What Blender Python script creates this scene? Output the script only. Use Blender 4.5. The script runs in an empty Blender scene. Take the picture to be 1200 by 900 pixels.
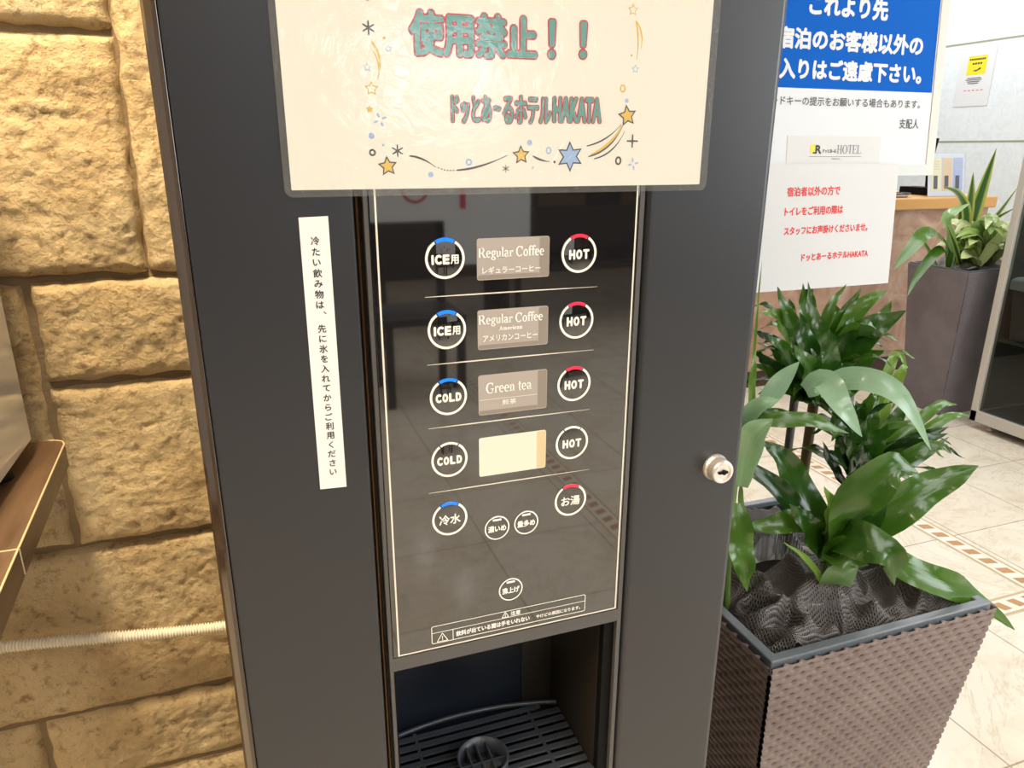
import bpy, math, random
import numpy as np
from mathutils import Vector, Matrix, noise
random.seed(7)
S = bpy.context.scene
COL = S.collection
PI = math.pi

# ------------------------------------------------------------------ camera
CAM = Vector((0.0, -0.4856, 1.30))
def cam_axes(pitch=0.311875, roll=0.003235, yaw=0.345301):
    F0 = Vector((math.sin(yaw), math.cos(yaw), 0)); R0 = Vector((math.cos(yaw), -math.sin(yaw), 0)); U = Vector((0, 0, 1))
    F = math.cos(pitch) * F0 - math.sin(pitch) * U; U2 = math.sin(pitch) * F0 + math.cos(pitch) * U
    return F, math.cos(roll) * R0 + math.sin(roll) * U2, -math.sin(roll) * R0 + math.cos(roll) * U2
F_, R_, U_ = cam_axes()
cd = bpy.data.cameras.new('camera'); cam = bpy.data.objects.new('camera', cd); COL.objects.link(cam)
cd.sensor_fit = 'HORIZONTAL'; cd.sensor_width = 36.0; cd.lens = 854.73 / 1200 * 36.0; cd.clip_start = 0.02; cd.clip_end = 100
cam.matrix_world = Matrix(((R_.x, U_.x, -F_.x, CAM.x), (R_.y, U_.y, -F_.y, CAM.y), (R_.z, U_.z, -F_.z, CAM.z), (0, 0, 0, 1)))
S.camera = cam

# ------------------------------------------------------------------ colour management, world, lights
S.view_settings.view_transform = 'Standard'; S.view_settings.look = 'None'
S.view_settings.gamma = 1.0; S.view_settings.use_curve_mapping = False
S.view_settings.exposure = 0.90
W = bpy.data.worlds.new('world'); S.world = W; W.use_nodes = True
W.node_tree.nodes['Background'].inputs['Color'].default_value = (0.80, 0.90, 1.0, 1)
W.node_tree.nodes['Background'].inputs['Strength'].default_value = 0.5

def area(name, loc, target, sx, sy, power, color, spread=PI):
    d = bpy.data.lights.new(name, 'AREA'); d.shape = 'RECTANGLE'; d.size = sx; d.size_y = sy; d.energy = power; d.color = color; d.spread = spread
    o = bpy.data.objects.new(name, d); COL.objects.link(o); o.location = loc
    o.rotation_euler = (Vector(target) - Vector(loc)).to_track_quat('-Z', 'Y').to_euler()
    return o
def spot(name, loc, target, power, color, size, blend=0.6, radius=0.05):
    d = bpy.data.lights.new(name, 'SPOT'); d.energy = power; d.color = color; d.spot_size = size; d.spot_blend = blend; d.shadow_soft_size = radius
    o = bpy.data.objects.new(name, d); COL.objects.link(o); o.location = loc
    o.rotation_euler = (Vector(target) - Vector(loc)).to_track_quat('-Z', 'Y').to_euler()
    return o
# area lamp standing in for unseen window daylight from behind and to the right
area('window_daylight', (4.6, -2.6, 1.9), (1.4, 0.9, 0.3), 3.0, 2.0, 72, (0.92, 0.96, 1.0))
# ceiling lighting of the lobby
area('lobby_ceiling_light', (3.0, 1.4, 2.72), (3.0, 1.4, 0), 2.2, 2.2, 36, (0.97, 0.98, 1.0))
area('reception_fill', (4.3, 4.0, 2.72), (4.5, 4.0, 0), 1.8, 2.2, 27, (0.93, 0.97, 1.0))  # fill lamp added to brighten the pale wall at far right
area('entrance_ceiling_light', (0.9, -2.6, 2.72), (0.9, -2.6, 0), 2.0, 2.0, 30, (0.98, 0.97, 0.97))
# warm downlight that washes the stone wall
spot('wall_downlight', (-0.30, 0.02, 2.70), (-0.36, 0.50, 1.0), 150, (1.0, 0.83, 0.56), 1.25, 0.7, 0.16)
# warm fill lamp added to light the lower stone wall by the table
area('side_fill', (-1.7, -0.5, 2.72), (-1.5, -0.2, 0), 1.0, 1.6, 42, (1.0, 0.84, 0.62))

# ------------------------------------------------------------------ materials
def principled(name, color, rough=0.5, metal=0.0, spec=0.5, coat=0.0, coat_rough=0.05, emit=None, emit_s=0.0, ior=1.5):
    m = bpy.data.materials.new(name); m.use_nodes = True; b = m.node_tree.nodes['Principled BSDF']
    b.inputs['Base Color'].default_value = (*color, 1); b.inputs['Roughness'].default_value = rough; b.inputs['Metallic'].default_value = metal
    b.inputs['Specular IOR Level'].default_value = spec; b.inputs['Coat Weight'].default_value = coat; b.inputs['Coat Roughness'].default_value = coat_rough
    b.inputs['IOR'].default_value = ior
    if emit: b.inputs['Emission Color'].default_value = (*emit, 1); b.inputs['Emission Strength'].default_value = emit_s
    return m
def inp(n, **kw):
    for k, v in kw.items(): n.inputs[k.replace('_', ' ')].default_value = v
    return n
def L(m, a, b): m.node_tree.links.new(a, b)
def bsdf(m): return m.node_tree.nodes['Principled BSDF']
def ramp(m, stops):
    r = m.node_tree.nodes.new('ShaderNodeValToRGB'); e = r.color_ramp.elements
    while len(e) < len(stops): e.new(0.5)
    for k, (p, c) in enumerate(stops): e[k].position = p; e[k].color = (*c, 1)
    return r
def add_bump(m, scale, strength, dist=0.002, detail=4, coord='Object', rough=0.6):
    tc = m.node_tree.nodes.new('ShaderNodeTexCoord'); nz = inp(m.node_tree.nodes.new('ShaderNodeTexNoise'), Scale=scale, Detail=detail, Roughness=rough)
    bp = inp(m.node_tree.nodes.new('ShaderNodeBump'), Strength=strength, Distance=dist)
    L(m, tc.outputs[coord], nz.inputs['Vector']); L(m, nz.outputs['Fac'], bp.inputs['Height']); L(m, bp.outputs['Normal'], bsdf(m).inputs['Normal'])
    return nz, bp

M = {}
M['charcoal'] = principled('charcoal_paint', (0.017, 0.018, 0.022), 0.34, 0.0, 0.6); add_bump(M['charcoal'], 900, 0.05, 0.0003, 2)
M['charcoal_side'] = principled('charcoal_plastic', (0.040, 0.038, 0.040), 0.35, 0.0, 0.5)
M['bezel'] = principled('grey_bezel_plastic', (0.075, 0.070, 0.067), 0.35, 0.0, 0.5)
M['groove'] = principled('groove_warm_reflection', (0.050, 0.027, 0.018), 0.3)  # brown puts warm reflected light into the groove colour
M['edge_gloss'] = principled('glossy_edge_warm_tint', (0.035, 0.022, 0.014), 0.16, spec=0.8)  # brown tint paints the warm reflection on the door's chamfered edge
M['warm_glint'] = principled('warm_reflection_metal', (0.10, 0.055, 0.022), 0.30, 0.7)  # metallic brown strip painted in for a warm reflection beside the bezel
M['gloss_black'] = principled('gloss_black_acrylic', (0.008, 0.007, 0.0075), 0.03, 0.0, 0.9, ior=1.72)
M['print_white'] = principled('white_print', (0.86, 0.83, 0.76), 0.5)
M['print_line'] = principled('ivory_line', (0.74, 0.68, 0.56), 0.5)
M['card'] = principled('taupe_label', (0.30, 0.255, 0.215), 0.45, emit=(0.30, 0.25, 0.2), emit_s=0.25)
M['card_shade'] = principled('taupe_label_shade', (0.21, 0.172, 0.138), 0.45, emit=(0.2, 0.16, 0.12), emit_s=0.2)
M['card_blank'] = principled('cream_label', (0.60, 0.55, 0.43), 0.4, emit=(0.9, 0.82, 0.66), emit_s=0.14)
M['card_blank_shade'] = principled('cream_label_shade', (0.50, 0.38, 0.20), 0.4, emit=(0.9, 0.7, 0.42), emit_s=0.14)
M['lamp_blue'] = principled('blue_lamp', (0.0, 0.05, 0.4), 0.3, emit=(0.0, 0.16, 1.0), emit_s=0.85)
M['lamp_red'] = principled('red_lamp', (0.35, 0.01, 0.03), 0.3, emit=(1.0, 0.02, 0.06), emit_s=0.5)
M['bay'] = principled('bay_dark_plastic', (0.012, 0.016, 0.024), 0.35, spec=0.3)
M['bay_wall'] = principled('bay_lit_plastic', (0.030, 0.024, 0.018), 0.35)  # browner copy of the bay plastic, light on the right wall put into colour
M['grate'] = principled('grate_plastic', (0.050, 0.056, 0.068), 0.35)
M['chrome'] = principled('chrome', (0.80, 0.74, 0.68), 0.32, 0.75)
M['black'] = principled('black', (0.006, 0.006, 0.006), 0.5, spec=0.08)
M['paper_cream'] = principled('cream_paper', (0.86, 0.83, 0.75), 0.7)
M['paper'] = principled('white_paper', (0.68, 0.685, 0.69), 0.7, spec=0.2)
M['paper_label'] = principled('label_paper', (0.83, 0.80, 0.74), 0.6)
M['teal'] = principled('teal_ink', (0.075, 0.31, 0.29), 0.6)
M['redline'] = principled('crimson_ink', (0.52, 0.022, 0.045), 0.6)
M['ink'] = principled('dark_ink', (0.035, 0.035, 0.042), 0.6)
M['ink_soft'] = principled('grey_ink', (0.10, 0.10, 0.11), 0.6)
M['yellow'] = principled('yellow_ink', (0.80, 0.50, 0.06), 0.6)
M['sky'] = principled('blue_ink', (0.33, 0.48, 0.80), 0.6)
M['signblue'] = principled('sign_blue', (0.001, 0.105, 0.50), 0.6, spec=0.08)
M['signwhite'] = principled('sign_white', (0.70, 0.73, 0.76), 0.5, spec=0.2)
M['frame'] = principled('off_white_frame', (0.62, 0.59, 0.53), 0.4)
M['frame_grey'] = principled('pale_grey_frame', (0.55, 0.58, 0.56), 0.4)
M['red_ink'] = principled('red_ink', (0.72, 0.035, 0.03), 0.6)
M['logo_yellow'] = principled('logo_yellow', (0.85, 0.66, 0.02), 0.5)
M['pole'] = principled('dark_pole', (0.05, 0.05, 0.05), 0.35, 0.6)
M['pot_white'] = principled('white_pot', (0.72, 0.71, 0.66), 0.4)
M['soil'] = principled('soil', (0.02, 0.015, 0.011), 0.9)
M['liner'] = principled('liner_plastic', (0.15, 0.17, 0.19), 0.25)
M['liner_in'] = principled('liner_inside', (0.012, 0.013, 0.015), 0.45)
M['counter_top'] = principled('honey_wood', (0.62, 0.33, 0.10), 0.35)
M['dark_base'] = principled('dark_base', (0.06, 0.03, 0.02), 0.5)
M['case_frame'] = principled('satin_white_metal', (0.66, 0.63, 0.57), 0.35, 0.2)
M['case_dark'] = principled('dark_interior', (0.10, 0.115, 0.11), 0.6)
M['bin'] = principled('grey_bin', (0.10, 0.11, 0.11), 0.5)
M['bin_rim'] = principled('pale_bin_rim', (0.45, 0.50, 0.52), 0.5)
M['appliance'] = principled('off_white_gloss', (0.74, 0.73, 0.71), 0.08, 0.0, 0.7, coat=0.6)
M['rubber'] = principled('rubber', (0.012, 0.012, 0.012), 0.7)
M['edge_gold'] = principled('worn_edge_strip', (0.80, 0.60, 0.34), 0.3)
M['conduit'] = principled('cream_conduit', (0.80, 0.71, 0.56), 0.35)
M['peach'] = principled('peach_print', (0.80, 0.58, 0.36), 0.6)
M['cream2'] = principled('cream_print', (0.86, 0.78, 0.50), 0.6)
M['lilac'] = principled('lilac_print', (0.45, 0.50, 0.72), 0.6)
M['wood_brown'] = principled('brown_panelling', (0.17, 0.115, 0.070), 0.5)
M['dark_wood'] = principled('dark_wood', (0.02, 0.018, 0.018), 0.4)
M['ceiling'] = principled('ceiling_white', (0.80, 0.79, 0.76), 0.8)
M['plaster'] = principled('plaster', (0.60, 0.55, 0.47), 0.8)
M['lamp_glow'] = principled('lamp_glow', (1, 1, 1), 0.5, emit=(0.95, 0.97, 1.0), emit_s=55.0)
M['glare_glow'] = principled('glare_window_glass', (0.8, 0.85, 0.9), 0.2, emit=(0.85, 0.93, 1.0), emit_s=6.0)  # glow of the added window that makes the laminate glare
M['cane'] = principled('cane_bark', (0.20, 0.13, 0.065), 0.7)
M['stem_green'] = principled('green_stem', (0.14, 0.24, 0.05), 0.4)

def mat_film():
    m = bpy.data.materials.new('laminate_film'); m.use_nodes = True; nt = m.node_tree; nt.nodes.remove(nt.nodes['Principled BSDF'])
    out = nt.nodes['Material Output']; tr = nt.nodes.new('ShaderNodeBsdfTransparent'); tr.inputs['Color'].default_value = (0.97, 0.97, 0.96, 1)
    gl = nt.nodes.new('ShaderNodeBsdfGlossy'); gl.inputs['Roughness'].default_value = 0.06
    fr = inp(nt.nodes.new('ShaderNodeFresnel'), IOR=1.5); mx = nt.nodes.new('ShaderNodeMixShader')
    tc = nt.nodes.new('ShaderNodeTexCoord'); nz = inp(nt.nodes.new('ShaderNodeTexNoise'), Scale=55.0, Detail=6.0, Distortion=2.5)
    bp = inp(nt.nodes.new('ShaderNodeBump'), Strength=0.20, Distance=0.002)
    L(m, tc.outputs['Object'], nz.inputs['Vector']); L(m, nz.outputs['Fac'], bp.inputs['Height'])
    for n in (gl, fr): L(m, bp.outputs['Normal'], n.inputs['Normal'])
    bk = nt.nodes.new('ShaderNodeNewGeometry'); sb = nt.nodes.new('ShaderNodeMath'); sb.operation = 'SUBTRACT'; sb.use_clamp = True; L(m, fr.outputs[0], sb.inputs[0]); L(m, bk.outputs['Backfacing'], sb.inputs[1]); L(m, sb.outputs[0], mx.inputs[0]); L(m, tr.outputs[0], mx.inputs[1]); L(m, gl.outputs[0], mx.inputs[2]); df = nt.nodes.new('ShaderNodeBsdfDiffuse'); df.inputs['Color'].default_value = (0.85, 0.84, 0.80, 1); m2 = nt.nodes.new('ShaderNodeMixShader'); m2.inputs[0].default_value = 0.045  # small pale diffuse share paints the film's greyish reflection
    L(m, mx.outputs[0], m2.inputs[1]); L(m, df.outputs[0], m2.inputs[2]); L(m, m2.outputs[0], out.inputs['Surface'])
    return m
M['film'] = mat_film()
def mat_glass(name, tint, ior=1.5):
    m = bpy.data.materials.new(name); m.use_nodes = True; nt = m.node_tree; nt.nodes.remove(nt.nodes['Principled BSDF'])
    out = nt.nodes['Material Output']; tr = nt.nodes.new('ShaderNodeBsdfTransparent'); tr.inputs['Color'].default_value = (*tint, 1)
    gl = nt.nodes.new('ShaderNodeBsdfGlossy'); gl.inputs['Roughness'].default_value = 0.02
    fr = inp(nt.nodes.new('ShaderNodeFresnel'), IOR=ior); mx = nt.nodes.new('ShaderNodeMixShader')
    bk = nt.nodes.new('ShaderNodeNewGeometry'); sb = nt.nodes.new('ShaderNodeMath'); sb.operation = 'SUBTRACT'; sb.use_clamp = True; L(m, fr.outputs[0], sb.inputs[0]); L(m, bk.outputs['Backfacing'], sb.inputs[1]); L(m, sb.outputs[0], mx.inputs[0]); L(m, tr.outputs[0], mx.inputs[1]); L(m, gl.outputs[0], mx.inputs[2]); L(m, mx.outputs[0], out.inputs['Surface'])
    return m
M['smoked_glass'] = mat_glass('smoked_glass', (0.62, 0.65, 0.63))
M['clear'] = mat_glass('clear_acrylic', (0.95, 0.96, 0.97))

def mat_stone():
    m = principled('rock_faced_stone', (0.5, 0.35, 0.18), 0.85, spec=0.2); nt = m.node_tree
    tc = nt.nodes.new('ShaderNodeTexCoord')
    big = inp(nt.nodes.new('ShaderNodeTexNoise'), Scale=5.0, Detail=4.0, Roughness=0.6); fine = inp(nt.nodes.new('ShaderNodeTexNoise'), Scale=60.0, Detail=6.0, Roughness=0.7)
    r = ramp(m, [(0.28, (0.40, 0.27, 0.135)), (0.45, (0.53, 0.38, 0.20)), (0.6, (0.60, 0.455, 0.26)), (0.78, (0.56, 0.47, 0.33))])
    mix = nt.nodes.new('ShaderNodeMix'); mix.data_type = 'RGBA'; mix.blend_type = 'MULTIPLY'; mix.inputs[0].default_value = 0.8
    r2 = ramp(m, [(0.32, (0.40, 0.33, 0.25)), (0.47, (1, 1, 1)), (0.75, (1.0, 1.0, 0.98))])
    for n in (big, fine): L(m, tc.outputs['Object'], n.inputs['Vector'])
    L(m, big.outputs['Fac'], r.inputs[0]); L(m, fine.outputs['Fac'], r2.inputs[0]); L(m, r.outputs[0], mix.inputs[6]); L(m, r2.outputs[0], mix.inputs[7])
    L(m, mix.outputs[2], bsdf(m).inputs['Base Color'])
    vor = inp(nt.nodes.new('ShaderNodeTexVoronoi'), Scale=140.0); L(m, tc.outputs['Object'], vor.inputs['Vector'])
    fb = inp(nt.nodes.new('ShaderNodeTexNoise'), Scale=130.0, Detail=5.0, Roughness=0.75); L(m, tc.outputs['Object'], fb.inputs['Vector'])
    b1 = inp(nt.nodes.new('ShaderNodeBump'), Strength=0.85, Distance=0.007); L(m, fb.outputs['Fac'], b1.inputs['Height'])
    b2 = inp(nt.nodes.new('ShaderNodeBump'), Strength=0.25, Distance=0.004); L(m, vor.outputs['Distance'], b2.inputs['Height']); L(m, b1.outputs['Normal'], b2.inputs['Normal'])
    L(m, b2.outputs['Normal'], bsdf(m).inputs['Normal'])
    return m
M['stone'] = mat_stone()
M['mortar'] = principled('mortar', (0.22, 0.155, 0.085), 0.9, spec=0.2); add_bump(M['mortar'], 120, 0.5, 0.004, 5)

def mat_floor():
    m = principled('cream_marble_tile', (0.7, 0.6, 0.5), 0.14, spec=0.5); nt = m.node_tree
    tc = nt.nodes.new('ShaderNodeTexCoord'); mp = nt.nodes.new('ShaderNodeMapping'); mp.inputs['Location'].default_value = (-1.476, -0.345, 0)
    br = nt.nodes.new('ShaderNodeTexBrick'); br.offset = 0.0; br.squash = 1.0
    inp(br, Scale=1.0, Mortar_Size=0.0022, Mortar_Smooth=0.1, Bias=0.0, Brick_Width=0.4, Row_Height=0.4)
    br.inputs['Color1'].default_value = (0.80, 0.74, 0.63, 1); br.inputs['Color2'].default_value = (0.76, 0.685, 0.565, 1); br.inputs['Mortar'].default_value = (0.42, 0.35, 0.27, 1)
    nz = inp(nt.nodes.new('ShaderNodeTexNoise'), Scale=4.5, Detail=7.0, Roughness=0.65, Distortion=0.8); r = ramp(m, [(0.30, (0.80, 0.73, 0.62)), (0.5, (1, 0.99, 0.96)), (0.66, (1, 1, 1))])
    vein = inp(nt.nodes.new('ShaderNodeTexNoise'), Scale=2.2, Detail=9.0, Roughness=0.72, Distortion=2.0); rv = ramp(m, [(0.485, (1, 1, 1)), (0.5, (0.72, 0.62, 0.52)), (0.515, (1, 1, 1))])
    m1 = nt.nodes.new('ShaderNodeMix'); m1.data_type = 'RGBA'; m1.blend_type = 'MULTIPLY'; m1.inputs[0].default_value = 0.7
    m2 = nt.nodes.new('ShaderNodeMix'); m2.data_type = 'RGBA'; m2.blend_type = 'MULTIPLY'; m2.inputs[0].default_value = 0.6
    L(m, tc.outputs['Object'], mp.inputs['Vector']); L(m, mp.outputs[0], br.inputs['Vector'])
    for n in (nz, vein): L(m, tc.outputs['Object'], n.inputs['Vector'])
    L(m, nz.outputs['Fac'], r.inputs[0]); L(m, vein.outputs['Fac'], rv.inputs[0])
    L(m, br.outputs['Color'], m1.inputs[6]); L(m, r.outputs[0], m1.inputs[7]); L(m, m1.outputs[2], m2.inputs[6]); L(m, rv.outputs[0], m2.inputs[7])
    L(m, m2.outputs[2], bsdf(m).inputs['Base Color'])
    return m
M['floor'] = mat_floor()
M['inlay'] = principled('tan_inlay', (0.52, 0.30, 0.15), 0.2)
M['inlay_line'] = principled('tan_inlay_line', (0.58, 0.44, 0.27), 0.2)
M['inlay_bed'] = principled('cream_inlay', (0.82, 0.76, 0.66), 0.2)

def mat_marble(name, c0, c1, c2, scale, rough=0.25):
    m = principled(name, c1, rough); nt = m.node_tree; tc = nt.nodes.new('ShaderNodeTexCoord')
    nz = inp(nt.nodes.new('ShaderNodeTexNoise'), Scale=scale, Detail=8.0, Roughness=0.62, Distortion=1.5)
    r = ramp(m, [(0.3, c0), (0.5, c1), (0.68, c2)]); L(m, tc.outputs['Object'], nz.inputs['Vector']); L(m, nz.outputs['Fac'], r.inputs[0]); L(m, r.outputs[0], bsdf(m).inputs['Base Color'])
    return m
M['wall_marble'] = mat_marble('pale_wall_marble', (0.66, 0.71, 0.74), (0.73, 0.775, 0.80), (0.77, 0.81, 0.835), 14.0, 0.3)
M['brown_marble'] = mat_marble('brown_marble', (0.26, 0.145, 0.10), (0.42, 0.25, 0.17), (0.55, 0.38, 0.27), 4.0, 0.2)
M['wall_joint'] = principled('wall_joint_green', (0.30, 0.31, 0.22), 0.6)

def mat_wood():
    m = principled('brown_wood', (0.14, 0.08, 0.045), 0.35); nt = m.node_tree; tc = nt.nodes.new('ShaderNodeTexCoord'); mp = nt.nodes.new('ShaderNodeMapping'); mp.inputs['Scale'].default_value = (10, 1.2, 10)
    nz = inp(nt.nodes.new('ShaderNodeTexNoise'), Scale=6.0, Detail=6.0, Roughness=0.6); r = ramp(m, [(0.3, (0.085, 0.045, 0.024)), (0.55, (0.17, 0.098, 0.052)), (0.75, (0.22, 0.13, 0.07))])
    L(m, tc.outputs['Object'], mp.inputs['Vector']); L(m, mp.outputs[0], nz.inputs['Vector']); L(m, nz.outputs['Fac'], r.inputs[0]); L(m, r.outputs[0], bsdf(m).inputs['Base Color'])
    return m
M['wood'] = mat_wood()

def mat_wicker(name, c0, c1):
    m = principled(name, c1, 0.42, spec=0.4); nt = m.node_tree; tc = nt.nodes.new('ShaderNodeTexCoord')
    nz = inp(nt.nodes.new('ShaderNodeTexNoise'), Scale=9.0, Detail=4.0); r = ramp(m, [(0.35, c0), (0.65, c1)])
    L(m, tc.outputs['Object'], nz.inputs['Vector']); L(m, nz.outputs['Fac'], r.inputs[0]); L(m, r.outputs[0], bsdf(m).inputs['Base Color'])
    return m
M['wicker'] = mat_wicker('mauve_brown_wicker', (0.175, 0.125, 0.108), (0.225, 0.165, 0.145))
M['wicker_dark'] = mat_wicker('grey_violet_wicker', (0.200, 0.176, 0.196), (0.240, 0.212, 0.234))

def mat_net():
    m = principled('woven_shade_net', (0.125, 0.108, 0.098), 0.38, spec=0.7); nt = m.node_tree; out = nt.nodes['Material Output']
    uv = nt.nodes.new('ShaderNodeUVMap'); sx = nt.nodes.new('ShaderNodeSeparateXYZ'); L(m, uv.outputs[0], sx.inputs[0])
    def wave(o):
        a = nt.nodes.new('ShaderNodeMath'); a.operation = 'PINGPONG'; a.inputs[1].default_value = 0.5; L(m, o, a.inputs[0]); return a.outputs[0]
    mx = nt.nodes.new('ShaderNodeMath'); mx.operation = 'MAXIMUM'; L(m, wave(sx.outputs[0]), mx.inputs[0]); L(m, wave(sx.outputs[1]), mx.inputs[1])
    th = nt.nodes.new('ShaderNodeMath'); th.operation = 'GREATER_THAN'; th.inputs[1].default_value = 0.21; L(m, mx.outputs[0], th.inputs[0])
    bp = inp(nt.nodes.new('ShaderNodeBump'), Strength=0.8, Distance=0.002); L(m, mx.outputs[0], bp.inputs['Height']); L(m, bp.outputs['Normal'], bsdf(m).inputs['Normal'])
    tr = nt.nodes.new('ShaderNodeBsdfTransparent'); ms = nt.nodes.new('ShaderNodeMixShader')
    L(m, th.outputs[0], ms.inputs[0]); L(m, tr.outputs[0], ms.inputs[1]); L(m, bsdf(m).outputs[0], ms.inputs[2]); L(m, ms.outputs[0], out.inputs['Surface'])
    return m
M['net'] = mat_net()

def mat_leaf(name, stops, vein=0.25, rough=0.17):
    m = principled(name, (0.05, 0.15, 0.03), rough, spec=0.75); nt = m.node_tree
    at = nt.nodes.new('ShaderNodeAttribute'); at.attribute_name = 'tint'; r = ramp(m, stops); L(m, at.outputs['Fac'], r.inputs[0])
    uv = nt.nodes.new('ShaderNodeUVMap'); mp = nt.nodes.new('ShaderNodeMapping'); mp.inputs['Scale'].default_value = (9, 0.8, 1); L(m, uv.outputs[0], mp.inputs['Vector'])
    nz = inp(nt.nodes.new('ShaderNodeTexNoise'), Scale=2.0, Detail=3.0); L(m, mp.outputs[0], nz.inputs['Vector'])
    r2 = ramp(m, [(0.35, (0.84, 0.86, 0.82)), (0.6, (1.08, 1.06, 1.03))]); L(m, nz.outputs['Fac'], r2.inputs[0])
    mx = nt.nodes.new('ShaderNodeMix'); mx.data_type = 'RGBA'; mx.blend_type = 'MULTIPLY'; mx.inputs[0].default_value = vein * 2
    L(m, r.outputs[0], mx.inputs[6]); L(m, r2.outputs[0], mx.inputs[7]); L(m, mx.outputs[2], bsdf(m).inputs['Base Color'])
    bp = inp(nt.nodes.new('ShaderNodeBump'), Strength=0.16, Distance=0.002); L(m, nz.outputs['Fac'], bp.inputs['Height']); L(m, bp.outputs['Normal'], bsdf(m).inputs['Normal'])
    tl = nt.nodes.new('ShaderNodeBsdfTranslucent'); L(m, mx.outputs[2], tl.inputs['Color']); ms = nt.nodes.new('ShaderNodeMixShader'); ms.inputs[0].default_value = 0.30
    L(m, bsdf(m).outputs[0], ms.inputs[1]); L(m, tl.outputs[0], ms.inputs[2]); L(m, ms.outputs[0], nt.nodes['Material Output'].inputs['Surface'])
    return m
M['leaf'] = mat_leaf('glossy_leaf', [(0.0, (0.010, 0.036, 0.012)), (0.3, (0.036, 0.115, 0.010)), (0.6, (0.105, 0.240, 0.028)), (0.8, (0.24, 0.40, 0.06)), (1.0, (0.36, 0.57, 0.37))])
M['leaf_pale'] = mat_leaf('variegated_leaf', [(0.0, (0.08, 0.19, 0.04)), (0.5, (0.42, 0.58, 0.18)), (1.0, (0.72, 0.80, 0.42))], 0.4)
M['blade'] = mat_leaf('banded_blade', [(0.0, (0.04, 0.12, 0.03)), (0.5, (0.10, 0.22, 0.06)), (1.0, (0.55, 0.60, 0.14))], 0.3)

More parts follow.
